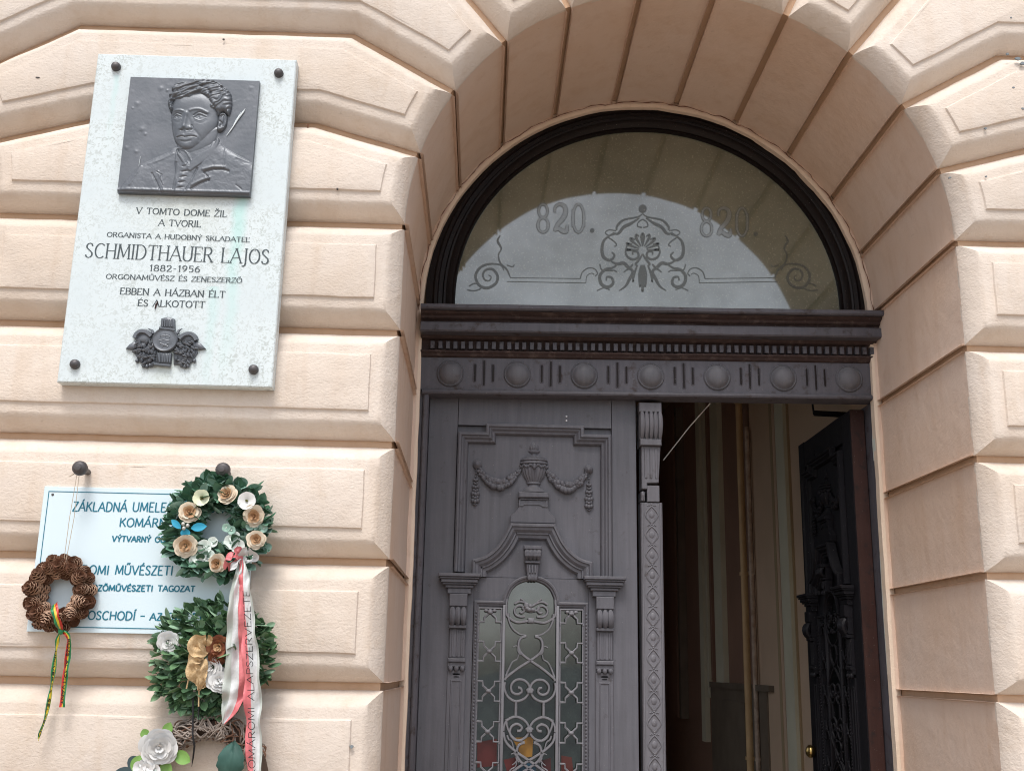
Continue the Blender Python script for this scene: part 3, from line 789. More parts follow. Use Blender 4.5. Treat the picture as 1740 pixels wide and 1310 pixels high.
# cover strip of the closed leaf with scroll capital and diamond carving (only on the left leaf)
bs = MB()
X0, X1 = .4605, .5265
zc = lambda y: 2.3215-(y-100)*.000461
bs.bbox(X0-.002, X1-.001, .672, .745, zc(165), zc(103), .002)
lp('cover_strip_cap', bs, M_STRIP)
bs = MB()
for j in range(5):
    xx = X0+.007+j*.0133
    bs.tube([Vector((xx, .684-.016*math.sin(math.pi*(.15+.8*t)), zc(160+180*t))) for t in [i/8 for i in range(9)]], [.004, .0065, .0075, .0078, .0078, .0074, .0068, .006, .003], 8)
bs.bbox(X0, X1, .684, .745, zc(340), zc(166), .001)
lp('scroll_capital', bs, M_STRIP, None, 40)
bs = MB(); bs.bbox(X0+.001, X1-.002, .676, .745, zc(382), zc(341), .002)
lp('capital_slab', bs, M_STRIP)
bs = MB(); bs.ext([(X0+.006, zc(383)), (X0+.006, zc(660)), (X0+.022, zc(660)), (X0+.022, zc(622)), (X1-.010, zc(618)), (X1-.003, zc(383))][::-1], .690, .745, .002)
for j in range(3):
    xx = X0+.018+j*.0155
    bs.sweep([(xx, zc(400)), (xx+.0003, zc(590))], [(-.0040, 0), (-.0025, .0028), (.0025, .0028), (.0040, 0)], .690)
lp('fluted_taper', bs, M_STRIP)
bs = MB(); bs.bbox(X0+.022, X1-.008, .692, .745, zc(740), zc(636), .001); bs.bbox(X0+.004, X0+.016, .697, .745, zc(735), zc(676), .001); bs.tube([(X0+.008, .693, zc(678)), (X0+.009, .690, zc(700)), (X0+.008, .694, zc(734))], .004, 6)
lp('repair_block', bs, M_STRIP)
bs = MB(); bs.bbox(X0+.003, X1+.0005, .695, .745, .06, zc(745), .002); lp('cover_strip', bs, M_STRIP)
q = MB()
def loz(r, n=4): return [(r*.62*math.cos(a), r*math.sin(a)) for a in [math.pi/2*i for i in range(4)]]
lo_ = smooth_path([(0, 0, .0245), (.008, 0, .017), (.0185, 0, 0), (.008, 0, -.017), (0, 0, -.0245), (-.008, 0, -.017), (-.0185, 0, 0), (-.008, 0, .017), (0, 0, .0245)], 3)
q.tube(lo_, .0026, 5)
q.blob((0, .0002, 0), .0085, .0025, .0105, 8, 4)
q.tube([(-.0125, 0, .0265), (-.007, 0, .029), (0, 0, .0235), (.007, 0, .029), (.0125, 0, .0265)], .0019, 5)
q.blob((0, -.0005, .0295), .0035, .0025, .0030, 6, 4)
dme = q.mesh('diamond_carving', M_STRIP, 60)
z = zc(820)-.001; k = 0
while z > .15:
    o = link_obj('diamond_carving', dme, leaf); o.location = (X0+.0345-LO[0], .6945-LO[1], z); o.scale.x = random.uniform(.96, 1.04); z -= .0582; k += 1
q = MB()
for xx in (X0+.0075, X1-.005): q.sweep([(xx, zc(750)), (xx, .1)], [(-.0028, 0), (-.0018, .0022), (.0018, .0022), (.0028, 0)], .695)
lp('strip_bead', q, M_STRIP)

# brass knob of the open leaf
M_BRASS = mat('old brass', (.55, .38, .14), .3, 1.0)
q = MB(); kp = P(1381, 1276, 1.30)
q.lathe([(.004, -.045), (.006, -.012), (.006, -.008), (.016, -.004), (.021, .006), (.020, .014), (.012, .021), (.0005, .023)], (0, 0, 0), 18)
kb = q.mesh('door_knob', M_BRASS, 50)
kn = link_obj('door_knob', kb, leaf2); kn.matrix_parent_inverse = (Matrix.Translation(leaf2.location) @ leaf2.rotation_euler.to_matrix().to_4x4() @ Matrix.Diagonal((*leaf2.scale, 1))).inverted(); kn.location = kp; kn.rotation_euler = (0, R(-90), 0)

# ================================================================== passage behind the door
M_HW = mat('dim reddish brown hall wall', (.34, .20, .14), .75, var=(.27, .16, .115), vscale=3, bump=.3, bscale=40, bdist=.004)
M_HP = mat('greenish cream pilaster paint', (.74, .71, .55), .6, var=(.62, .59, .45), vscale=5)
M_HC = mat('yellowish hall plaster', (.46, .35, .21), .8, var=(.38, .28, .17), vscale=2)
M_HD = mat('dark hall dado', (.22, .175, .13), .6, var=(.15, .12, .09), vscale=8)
HXR = 1.36
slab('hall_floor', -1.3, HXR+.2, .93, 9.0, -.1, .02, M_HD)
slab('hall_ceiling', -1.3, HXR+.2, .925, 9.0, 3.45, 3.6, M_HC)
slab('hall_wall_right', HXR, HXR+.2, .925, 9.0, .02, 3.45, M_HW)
hl = MB(); hl.box(-1.3, -1.1, .925, 1.3, .02, 3.45); hl.box(-1.3, -1.1, 3.6, 9.0, .02, 3.1); hl.box(-1.3, -1.1, 1.3, 9.0, 3.1, 3.45); structure(hl.build('hall_wall_left', M_HW))  # unseen gap added in this wall to let daylight into the passage
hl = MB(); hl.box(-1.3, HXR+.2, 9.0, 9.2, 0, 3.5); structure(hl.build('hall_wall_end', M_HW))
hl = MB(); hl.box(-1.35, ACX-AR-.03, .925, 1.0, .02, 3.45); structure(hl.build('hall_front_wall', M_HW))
def wall_x(px, X):
    """depth y at which the ray through px (at eye level) meets the plane x = X"""
    v = (px-870)*RIGHT - (1110-655)*UP + FPX*_fw
    return CAM.y + v.y*X/v.x
hall = thing('hall_panelling', 'dim passage wall with cream strips and brown fields seen through the open door', 'wall panelling', (HXR, 2.5, 0))
HO = (HXR, 2.5, 0)
def strip(name, pxa, pxb, d, z0, z1_, m):
    ya, yb = wall_x(pxb, HXR-d), wall_x(pxa, HXR-d)
    b = MB(); b.box(HXR-d, HXR-.001, ya, yb, z0, z1_)
    return b.build(name, m, hall, None, HO)
M_HN = mat('hall plaster lightened for daylight', (.68, .50, .36), .8, var=(.58, .42, .29), vscale=4)  # near part of the wall coloured lighter, as if daylight fades inward
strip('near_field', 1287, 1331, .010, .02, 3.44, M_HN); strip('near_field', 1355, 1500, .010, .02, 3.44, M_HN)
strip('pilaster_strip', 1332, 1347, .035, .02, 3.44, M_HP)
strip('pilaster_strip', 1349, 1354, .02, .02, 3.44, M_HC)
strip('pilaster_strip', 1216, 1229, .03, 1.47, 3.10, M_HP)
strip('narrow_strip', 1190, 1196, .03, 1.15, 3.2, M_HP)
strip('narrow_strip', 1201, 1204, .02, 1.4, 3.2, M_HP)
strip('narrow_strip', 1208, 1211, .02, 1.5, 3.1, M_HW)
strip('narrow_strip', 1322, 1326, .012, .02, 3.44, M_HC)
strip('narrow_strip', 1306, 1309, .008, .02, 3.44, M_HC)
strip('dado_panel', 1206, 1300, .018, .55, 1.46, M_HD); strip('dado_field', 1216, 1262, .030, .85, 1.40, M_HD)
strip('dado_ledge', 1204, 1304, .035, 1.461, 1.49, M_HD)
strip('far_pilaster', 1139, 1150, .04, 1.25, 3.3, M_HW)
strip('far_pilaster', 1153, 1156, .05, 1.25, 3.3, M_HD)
M_PIPE = mat('ochre painted pipe', (.72, .50, .26), .5, var=(.58, .38, .19), vscale=12)
M_PIPE2 = mat('pale old conduit', (.66, .54, .44), .6, var=(.36, .25, .18), vscale=30)
def pipe(px, rpx, X, z0, z1_, m, lab, cat='pipe'):
    y = wall_x(px, X); r = rpx/FPX*(y+2.5)
    b = MB(); pts = [(0, 0, z0+(z1_-z0)*i/30) for i in range(31)]
    b.tube([(p[0]+.002*noise.noise(Vector((0, 1, p[2]*3))), p[1]+.004*noise.noise(Vector((0, 4, p[2]*3))), p[2]) for p in pts], r, 12)
    for zz in (1.15, 2.02, 2.9): b.tube([(0, 0, zz-.008), (0, 0, zz+.008)], r*1.35, 12)
    me = b.mesh(cat, m, 40)
    return thing('pipe', lab, 'pipe', (X, y, 0), None, me)
pipe(1269, 6, HXR-.05, .02, 3.44, M_PIPE, 'thick ochre pipe running up the dim passage wall')
pipe(1282, 4, HXR-.03, .02, 2.75, M_PIPE2, 'thinner pale pipe beside the thick ochre pipe in the passage')
# overhead door closer arm
b = MB(); b.box(-.10, .33, -.008, .008, -.010, .010); b.tube([(-.10, 0, 0), (-.125, -.03, .05)], .010, 6)
cl = thing('closer_arm', 'dark metal bar under the lintel above the open dark door', 'door closer', P(1400, 703, 1.0), None, b.mesh('closer_arm', M_DOORD)); cl.scale = (.35, .35, .9); cl.rotation_euler = (0, 0, R(6))
b = MB(); b.tube([P(1207, 685, .78), P(1170, 727, .82), P(1127, 782, .86)], .0016, 6)
c0 = P(1207, 685, .78)
wire = thing('cable', 'thin pale cable slanting down from the lintel into the dark gap', 'cable', c0, None, b.mesh('cable', mat('pale cable', (.6, .6, .58), .5), None, c0))

# ================================================================== lettering (own stroke letters)
def _a(cx, cy, rx, ry, a0, a1, n=10): return [(cx+rx*math.cos(R(a0+(a1-a0)*i/n)), cy+ry*math.sin(R(a0+(a1-a0)*i/n))) for i in range(n+1)]
G = {
 'A': (.78, [[(0, 0), (.39, 1)], [(.39, 1), (.78, 0)], [(.15, .36), (.63, .36)]]),
 'B': (.62, [[(.08, 0), (.08, 1)], [(.08, 1), (.32, 1)]+_a(.32, .765, .22, .235, 90, -90)+[(.08, .53)], [(.08, .53), (.34, .53)]+_a(.34, .265, .26, .265, 90, -90)+[(.08, 0)]]),
 'C': (.72, [_a(.42, .5, .36, .5, 48, 312, 18)]),
 'D': (.76, [[(.08, 0), (.08, 1)], [(.08, 1), (.28, 1)]+_a(.28, .5, .42, .5, 90, -90, 14)+[(.08, 0)]]),
 'E': (.58, [[(.08, 0), (.08, 1)], [(.08, 1), (.54, 1)], [(.08, .52), (.44, .52)], [(.08, 0), (.56, 0)]]),
 'G': (.76, [_a(.42, .5, .36, .5, 48, 330, 18), [(.74, .42), (.74, .06)], [(.50, .42), (.76, .42)]]),
 'H': (.74, [[(.08, 0), (.08, 1)], [(.66, 0), (.66, 1)], [(.08, .52), (.66, .52)]]),
 'I': (.22, [[(.11, 0), (.11, 1)]]),
 'J': (.34, [[(.22, 1), (.22, 0), (.19, -.14), (.08, -.22), (-.02, -.18)]]),
 'K': (.68, [[(.08, 0), (.08, 1)], [(.60, 1), (.09, .42)], [(.26, .60), (.66, 0)]]),
 'L': (.56, [[(.08, 0), (.08, 1)], [(.08, 0), (.54, 0)]]),
 'M': (.90, [[(.06, 0), (.12, 1)], [(.12, 1), (.45, .12)], [(.45, .12), (.78, 1)], [(.78, 1), (.84, 0)]]),
 'N': (.76, [[(.08, 0), (.08, 1)], [(.08, 1), (.68, 0)], [(.68, 0), (.68, 1)]]),
 'O': (.80, [_a(.40, .5, .36, .5, 90, 450, 24)]),
 'P': (.60, [[(.08, 0), (.08, 1)], [(.08, 1), (.32, 1)]+_a(.32, .74, .24, .26, 90, -90)+[(.08, .48)]]),
 'R': (.68, [[(.08, 0), (.08, 1)], [(.08, 1), (.32, 1)]+_a(.32, .75, .23, .25, 90, -90)+[(.08, .50)], [(.30, .50), (.64, 0)]]),
 'S': (.56, [[(.48, .82), (.42, .94), (.30, 1), (.16, .96), (.07, .84), (.08, .70), (.18, .60), (.36, .46), (.48, .34), (.50, .18), (.42, .05), (.27, 0), (.13, .04), (.05, .18)]]),
 'T': (.68, [[(.34, 0), (.34, 1)], [(.02, 1), (.66, 1)]]),
 'U': (.74, [[(.08, 1), (.08, .30)]+_a(.37, .30, .29, .30, 180, 360, 12)+[(.66, 1)]]),
 'V': (.74, [[(.02, 1), (.37, 0)], [(.37, 0), (.72, 1)]]),
 'Y': (.70, [[(.02, 1), (.35, .48)], [(.68, 1), (.35, .48)], [(.35, .48), (.35, 0)]]),
 'Z': (.62, [[(.06, 1), (.58, 1)], [(.58, 1), (.04, 0)], [(.04, 0), (.60, 0)]]),
 '0': (.60, [_a(.30, .5, .25, .5, 90, 450, 20)]), '1': (.34, [[(.06, .82), (.20, 1)], [(.20, 1), (.20, 0)]]),
 '2': (.56, [[(.06, .76), (.10, .92), (.26, 1), (.42, .93), (.48, .76), (.42, .56), (.05, 0), (.52, 0)]]),
 '5': (.56, [[(.48, 1), (.14, 1), (.11, .56)]+_a(.25, .31, .25, .31, 120, -130, 12)]),
 '6': (.58, [[(.46, .96), (.28, .86), (.12, .62), (.06, .36)], _a(.29, .29, .22, .29, 90, 450, 16)]),
 '8': (.58, [_a(.29, .75, .19, .25, 90, 450, 16), _a(.29, .26, .24, .26, 90, 450, 16)]),
 '9': (.58, [_a(.29, .71, .22, .29, 90, 450, 16), [(.50, .64), (.44, .36), (.28, .12), (.12, .04)]]),
 '-': (.44, [[(.08, .45), (.36, .45)]]), '.': (.20, [[(.06, .02), (.12, .02)]]), ' ': (.42, []), ',': (.2, [[(.12, .06), (.05, -.14)]]),
}
ACC = {'Á': ('A', 'a'), 'É': ('E', 'a'), 'Í': ('I', 'a'), 'Ý': ('Y', 'a'), 'Ó': ('O', 'a'), 'Ž': ('Z', 'c'), 'Š': ('S', 'c'), 'Ő': ('O', 'd'), 'Ű': ('U', 'd'), 'Ľ': ('L', 'q')}
def text(mb, s, p0, p1, h, to3, thick, thin, serif=True, mi=0, slant=0.0, gap=.10, xs=None, lift=0.0):
    """write s with its baseline from p0 to p1 (plane coordinates), capital height h; to3(x, z, lift) -> 3d point"""
    items = []; adv = 0
    for ch in s:
        base, ac = ACC.get(ch, (ch, None)); w_, st = G[base]; st = list(st)
        if ac == 'a': st = st+[[(w_/2-.02, 1.10), (w_/2+.12, 1.30)]]
        if ac == 'c': st = st+[[(w_/2-.14, 1.30), (w_/2, 1.12), (w_/2+.14, 1.30)]]
        if ac == 'd': st = st+[[(w_/2-.14, 1.10), (w_/2-.04, 1.30)], [(w_/2+.06, 1.10), (w_/2+.16, 1.30)]]
        if ac == 'q': st = st+[[(.50, 1.02), (.44, .80)]]
        items.append((adv, st, w_)); adv += w_+gap
    adv -= gap
    e = Vector((p1[0]-p0[0], p1[1]-p0[1])); L = e.length; e.normalize(); nn = Vector((-e.y, e.x))
    sx = L/adv
    def T(x, y):
        X = x*sx+y*h*slant; q = Vector(p0)+e*X+nn*(y*h); return q
    lf = lift
    def seg(a, b, w_):
        nonlocal lf
        d = b-a
        if d.length < 1e-9: return
        d.normalize(); m = Vector((-d.y, d.x))*w_/2; a = a-d*w_*.15; b = b+d*w_*.15; lf += .0000035
        mb.add([to3(*(a-m), lf), to3(*(b-m), lf), to3(*(b+m), lf), to3(*(a+m), lf)], [(0, 1, 2, 3)], mi)
    for (ax, st, w_) in items:
        for path in st:
            q = [T(ax+x, y) for x, y in path]
            for i in range(len(q)-1):
                d = q[i+1]-q[i]; v = abs(d.dot(nn))/(d.length+1e-9); hx = d.dot(e)*d.dot(nn)
                wv = thin+(thick-thin)*v**1.5
                if len(path) == 2 and hx > 0 and v > .5 and abs(d.dot(e)) > .12*d.length: wv = thin*1.15
                seg(q[i], q[i+1], wv)
            if serif:
                for k in (0, -1):
                    x, y = path[k]; o = path[1] if k == 0 else path[-2]
                    dx, dy = (x-o[0])*sx, (y-o[1])*h; l = math.hypot(dx, dy) or 1
                    if abs(y) < .01 or abs(y-1) < .01:
                        if abs(dy)/l > .7: seg(T(ax+x, y)-e*h*.10, T(ax+x, y)+e*h*.10, thin)
                        elif y > .5 or y < .01:
                            if path[0][0] != path[-1][0] and abs(dx)/l > .9: seg(T(ax+x, y), T(ax+x, y-.16 if y > .5 else y+.16), thin)

# ================================================================== memorial plaque
def marble():
    m = bpy.data.materials.new('pale speckled marble'); m.use_nodes = True; t = m.node_tree; b = t.nodes['Principled BSDF']
    b.inputs['Roughness'].default_value = .42; b.inputs['Specular IOR Level'].default_value = .4
    g = t.nodes.new('ShaderNodeNewGeometry'); pos = g.outputs['Position']
    n1 = N(t, 'ShaderNodeTexNoise', Scale=110.0, Detail=4.0, Roughness=.6, Distortion=1.2); t.links.new(pos, n1.inputs['Vector'])
    n0 = N(t, 'ShaderNodeTexNoise', Scale=7.0, Detail=4.0); t.links.new(pos, n0.inputs['Vector'])
    k1 = ramp(t, n1.outputs['Fac'], [(.50, (0, 0, 0)), (.60, (1, 1, 1))])
    k0 = ramp(t, n0.outputs['Fac'], [(.34, (.18, .18, .18)), (.60, (.85, .85, .85))])
    k = mixc(t, 1.0, k1, k0, 'MULTIPLY')
    base = ramp(t, n0.outputs['Fac'], [(.3, (.61, .685, .71)), (.7, (.665, .735, .75))])
    col = mixc(t, k, base, (.46, .51, .50))
    # cyan run-off streaks below the bronze, stains with a shape of their own
    sep = N(t, 'ShaderNodeSeparateXYZ'); t.links.new(pos, sep.inputs[0])
    def streak(x0, hw, z0, z1_, amt, colr, col):
        a = N(t, 'ShaderNodeMath', operation='SUBTRACT'); t.links.new(sep.outputs[0], a.inputs[0]); a.inputs[1].default_value = x0
        nz = N(t, 'ShaderNodeTexNoise', Scale=14.0, Detail=3.0); t.links.new(pos, nz.inputs['Vector'])
        w_ = N(t, 'ShaderNodeMath', operation='MULTIPLY_ADD'); t.links.new(nz.outputs['Fac'], w_.inputs[0]); w_.inputs[1].default_value = hw*1.6; t.links.new(a.outputs[0], w_.inputs[2])
        ab = N(t, 'ShaderNodeMath', operation='ABSOLUTE'); s2 = N(t, 'ShaderNodeMath', operation='SUBTRACT'); t.links.new(w_.outputs[0], s2.inputs[0]); s2.inputs[1].default_value = hw*.8; t.links.new(s2.outputs[0], ab.inputs[0])
        r1 = N(t, 'ShaderNodeMapRange'); t.links.new(ab.outputs[0], r1.inputs['Value']); r1.inputs['From Min'].default_value = hw; r1.inputs['From Max'].default_value = hw*.2
        r2 = N(t, 'ShaderNodeMapRange'); t.links.new(sep.outputs[2], r2.inputs['Value']); r2.inputs['From Min'].default_value = z1_; r2.inputs['From Max'].default_value = z0
        mm = N(t, 'ShaderNodeMath', operation='MULTIPLY'); t.links.new(r1.outputs[0], mm.inputs[0]); t.links.new(r2.outputs[0], mm.inputs[1])
        lt = N(t, 'ShaderNodeMath', operation='LESS_THAN'); t.links.new(sep.outputs[2], lt.inputs[0]); lt.inputs[1].default_value = z0
        m3 = N(t, 'ShaderNodeMath', operation='MULTIPLY'); t.links.new(mm.outputs[0], m3.inputs[0]); t.links.new(lt.outputs[0], m3.inputs[1])
        m4 = N(t, 'ShaderNodeMath', operation='MULTIPLY'); t.links.new(m3.outputs[0], m4.inputs[0]); m4.inputs[1].default_value = amt
        return mixc(t, m4.outputs[0], col, colr)
    col = streak(-.597, .022, 2.64, 2.15, .75, (.42, .70, .66), col)
    col = streak(-.640, .018, 2.40, 2.10, .45, (.45, .70, .68), col)
    col = streak(-.744, .045, 2.25, 2.12, .6, (.52, .58, .50), col)
    col = streak(-.926, .010, 2.94, 2.75, .45, (.45, .68, .66), col)
    col = streak(-.731, .13, 2.645, 2.50, .5, (.56, .58, .50), col)
    t.links.new(col, b.inputs['Base Color'])
    nb = N(t, 'ShaderNodeTexNoise', Scale=90.0, Detail=4.0); t.links.new(pos, nb.inputs['Vector'])
    bp = N(t, 'ShaderNodeBump', Strength=.12, Distance=.001); t.links.new(nb.outputs['Fac'], bp.inputs['Height']); t.links.new(bp.outputs[0], b.inputs['Normal'])
    return m
M_MARB = marble()
M_BRZ = mat('dark patinated bronze', (.100, .112, .128), .42, .35, .5, var=(.15, .16, .178), vscale=14, vmix=.5, bump=.35, bscale=90, bdist=.0015)
M_BOLT = mat('dark iron bolt', (.075, .073, .080), .5, .4, var=(.11, .10, .10), vscale=60)
M_INK = mat('dark incised lettering', (.055, .075, .085), .7)
PX0, PX1, PZ0, PZ1 = -.9785, -.4895, 2.160, 2.999
PY = -.040
plaque = thing('memorial_plaque', 'pale speckled marble memorial plaque with bronze portrait, carved lettering and small emblem', 'plaque', ((PX0+PX1)/2, PY, (PZ0+PZ1)/2))
PO = tuple(plaque.location)
b = MB(); b.bbox(PX0, PX1, PY, -.008, PZ0, PZ1, .0025); b.build('marble_slab', M_MARB, plaque, None, PO)
b = MB(); b.disc_y([(.0115, -.001), (.0115, .004), (.0108, .0075), (.0085, .0115), (.0075, .012), (.004, .0145)], (0, 0, 0), 18); bm_ = b.mesh('bolt', M_BOLT, 40)
for (px, py) in ((196, 112), (473, 123), (126, 618), (430, 627)):
    p = P(px, py, PY-.008); o = link_obj('bolt', bm_, plaque); o.location = p-Vector(PO)+Vector((0, .008, 0)); o.rotation_euler.y = random.uniform(0, 6)
def plane_to3(y): return lambda x, z, l=0: (x, y-.0006-l, z)
def crop2(x, y): p = P(80+x/3.639, 320+y/3.639, PY); return (p.x, p.z)
for (s, x0, y0, x1, y1, h, tk, tn) in (
    ('V TOMTO DOME ŽIL', 550, 157, 1110, 178, 41, 5.2, 2.6), ('A TVORIL', 688, 232, 950, 241, 42, 5.2, 2.6),
    ('ORGANISTA A HUDOBNÝ SKLADATEĽ', 370, 300, 1252, 334, 31, 4.4, 2.3), ('SCHMIDTHAUER LAJOS', 232, 428, 1370, 470, 98, 7.4, 3.0),
    ('1882-1956', 632, 512, 945, 520, 41, 5.2, 2.4), ('ORGONAMŰVÉSZ ÉS ZENESZERZŐ', 364, 560, 1205, 586, 32, 4.4, 2.3),
    ('EBBEN A HÁZBAN ÉLT', 450, 655, 1100, 677, 42, 5.6, 2.6), ('ÉS ALKOTOTT', 560, 728, 975, 740, 42, 5.6, 2.6)):
    u = .0000365*3.743/3.639*10
    b = MB(); text(b, s, crop2(x0, y0), crop2(x1, y1), h*.000368, plane_to3(PY), tk*.000368*1.30, tn*.000368*1.35)
    b.build('inscription_line', M_INK, plaque, None, PO)

# bronze portrait: a sculpted relief
def vnoise(X, Y, s, seed=0):
    out = np.zeros_like(X); rs = np.random.RandomState(seed); T_ = rs.rand(64, 64)
    x = X*s; y = Y*s; xi = np.floor(x).astype(int); yi = np.floor(y).astype(int); fx = x-xi; fy = y-yi
    fx = fx*fx*(3-2*fx); fy = fy*fy*(3-2*fy)
    g_ = lambda a, c: T_[a % 64, c % 64]
    return (g_(xi, yi)*(1-fx)+g_(xi+1, yi)*fx)*(1-fy)+(g_(xi, yi+1)*(1-fx)+g_(xi+1, yi+1)*fx)*fy-.5
def seg_d(X, Y, pts):
    d = np.full_like(X, 1e9)
    for (x0, y0), (x1, y1) in zip(pts[:-1], pts[1:]):
        dx, dy = x1-x0, y1-y0; L = dx*dx+dy*dy+1e-12
        t = np.clip(((X-x0)*dx+(Y-y0)*dy)/L, 0, 1); d = np.minimum(d, np.hypot(X-x0-t*dx, Y-y0-t*dy))
    return d
def poly_sd(X, Y, pts):
    q = pts+[pts[0]]; d = seg_d(X, Y, q); ins = np.zeros(X.shape, bool)
    for (x0, y0), (x1, y1) in zip(q[:-1], q[1:]):
        c = ((y0 > Y) != (y1 > Y)) & (X < (x1-x0)*(Y-y0)/((y1-y0) or 1e-9)+x0); ins ^= c
    return np.where(ins, d, -d)
def dome(sd, w_, h, p=.5):
    t = np.clip(sd/w_, 0, 1); return h*(1-(1-t)**2)**p
def sm(pts, n=5):
    return [tuple(p)[:2] for p in smooth_path([(x, y, 0) for x, y in pts], n)]
BX0, BX1, BZ0, BZ1 = -.8875, -.5735, 2.6250, 2.9305
def relief():
    NX, NY = 380, 360
    gx, gy = np.meshgrid(np.linspace(0, 820, NX), np.linspace(0, 752, NY))
    # crop coordinates: undo the slant of the photographed panel
    X = gx+530-.1195*gy; Y = gy+222+.040*gx
    H = 3*vnoise(gx, gy, .012, 1)+1.8*vnoise(gx, gy, .04, 2)+1.0*vnoise(gx, gy, .09, 3)
    for (cx, cy, s, a) in ((570, 400, 14, 5), (600, 570, 16, 6), (585, 590, 8, -5), (720, 300, 16, 5), (760, 315, 8, 5), (500, 690, 14, 5), (560, 715, 12, 6), (620, 600, 10, 4), (540, 430, 8, 4), (1290, 300, 14, 3)):
        H += a*np.exp(-((X-cx)**2+(Y-cy)**2)/s**2)
    # coat
    body = poly_sd(X, Y, sm([(430, 1010), (470, 930), (520, 870), (575, 812), (660, 765), (760, 722), (815, 690), (1060, 650), (1110, 690), (1180, 735), (1290, 800), (1340, 850), (1350, 1030)])+[(430, 1030)])
    Hb = dome(body, 70, 26)
    # opening of the coat with waistcoat and cravat
    vee = poly_sd(X, Y, [(812, 700), (860, 700), (1050, 640), (1010, 740), (950, 830), (860, 960), (840, 1010), (790, 1010), (810, 900), (800, 800)])
    Hb -= dome(vee, 14, 9)*(body > 0)
    for pts, a, s in (([(660, 860), (690, 925), (715, 985)], -9, 6), ([(700, 850), (722, 920), (735, 985)], 6, 7), ([(690, 850), (720, 870), (712, 905), (726, 940)], -6, 4),
                      ([(985, 855), (1040, 838), (1100, 838), (1135, 850)], -13, 7), ([(975, 838), (1040, 822), (1110, 824)], 9, 8), ([(1100, 838), (1110, 780), (1120, 700)], -5, 7),
                      ([(960, 800), (1000, 750), (1050, 690)], -8, 6), ([(940, 830), (905, 900), (865, 965)], -11, 6), ([(1010, 905), (960, 925), (900, 960)], -13, 7), ([(1015, 890), (960, 908), (905, 935)], 8, 8),
                      ([(985, 860), (1010, 890), (1010, 910)], -9, 5), ([(640, 800), (720, 770), (790, 735)], 5, 8), ([(590, 812), (560, 860), (520, 930)], 6, 7), ([(1190, 760), (1290, 800)], 5, 8),
                      ([(810, 790), (806, 880), (790, 960)], -8, 5), ([(1180, 940), (1210, 965)], -6, 6), ([(820, 705), (850, 760), (880, 800)], -8, 5), ([(845, 695), (880, 730), (905, 780)], 7, 6)):
        Hb += a*np.exp(-(seg_d(X, Y, pts)/s)**2)*(body > 0)
    for i in range(5):
        cy = 800+i*34; Hb += 8*np.exp(-(((X-(868-i*9))/16)**2+((Y-cy)/13)**2))
        Hb += -5*np.exp(-(seg_d(X, Y, [(850-i*9, cy+16), (890-i*9, cy+10)])/4)**2)
    Hb += 11*np.exp(-(((X-885)/24)**2+((Y-815)/20)**2))
    Hb += (2.2*vnoise(gx, gy, .05, 6)+1.4*vnoise(gx, gy, .11, 7))*(body > 0)
    face = sm([(786, 480), (786, 540), (793, 600), (806, 650), (828, 688), (856, 710), (890, 716), (932, 702), (985, 664), (1028, 620), (1060, 580), (1082, 530), (1080, 450), (1060, 380), (1000, 330), (900, 330), (820, 360), (790, 420)], 4)
    fsd0 = poly_sd(X, Y, face)
    # neck and collar
    neck = poly_sd(X, Y, sm([(815, 660), (822, 700), (850, 730), (880, 745), (960, 720), (1040, 670), (1075, 600), (1070, 560), (900, 560), (820, 600)]))
    Hn = dome(neck, 60, 24)
    col_ = poly_sd(X, Y, sm([(812, 690), (830, 720), (862, 760), (885, 800), (905, 770), (960, 730), (1040, 680), (1072, 630), (1085, 660), (1060, 720), (1000, 780), (930, 830), (890, 850), (850, 800), (815, 740)]))
    Hc = dome(col_, 14, 27)*(fsd0 < 4)
    H = np.maximum(np.maximum(H, Hb+H*.3), np.maximum(Hn*(neck > 0), Hc*(col_ > 0)))
    # head: face turned to the left
    face = sm([(786, 480), (786, 540), (793, 600), (806, 650), (828, 688), (856, 710), (890, 716), (932, 702), (985, 664), (1028, 620), (1060, 580), (1082, 530), (1080, 450), (1060, 380), (1000, 330), (900, 330), (820, 360), (790, 420)], 4)
    fsd = poly_sd(X, Y, face); F = dome(fsd, 74, 47, .55)
    F -= np.clip((X-900)/200, 0, 1)*10*(fsd > 0)
    def g2(cx, cy, sx, sy, a, rot=0):
        c, s = math.cos(R(rot)), math.sin(R(rot)); u = (X-cx)*c+(Y-cy)*s; v = -(X-cx)*s+(Y-cy)*c
        return a*np.exp(-(u/sx)**2-(v/sy)**2)
    def ln(pts, a, s): return a*np.exp(-(seg_d(X, Y, sm(pts))/s)**2)
    D = 0
    D += g2(845, 415, 60, 50, 5)+g2(960, 410, 80, 50, 6)                      # brow bone
    D += ln([(788, 474), (810, 458), (845, 458), (864, 464)], 8, 7)          # brows
    D += ln([(908, 460), (935, 452), (975, 453), (1018, 474)], 9, 8)
    D += g2(828, 498, 34, 18, -13)+g2(970, 498, 44, 19, -14)                  # sockets
    D += g2(828, 503, 20, 10, 9)+g2(968, 502, 25, 11, 10)                    # eyeballs
    D += ln([(800, 497), (822, 484), (850, 494)], 8, 4)+ln([(932, 500), (965, 480), (1008, 496)], 8.5, 4.5)
    D += ln([(800, 490), (822, 476), (852, 486)], -6, 3.5)+ln([(930, 490), (965, 471), (1010, 486)], -6.5, 4)
    D += ln([(803, 510), (828, 520), (850, 512)], 4, 4)+ln([(935, 512), (970, 524), (1006, 508)], 4, 4)
    D += ln([(806, 528), (832, 538), (852, 528)], -2, 5)+ln([(938, 532), (975, 542), (1010, 524)], -2, 6)
    D += g2(827, 502, 5, 5, -7)+g2(962, 502, 6, 6, -7)                         # pupils
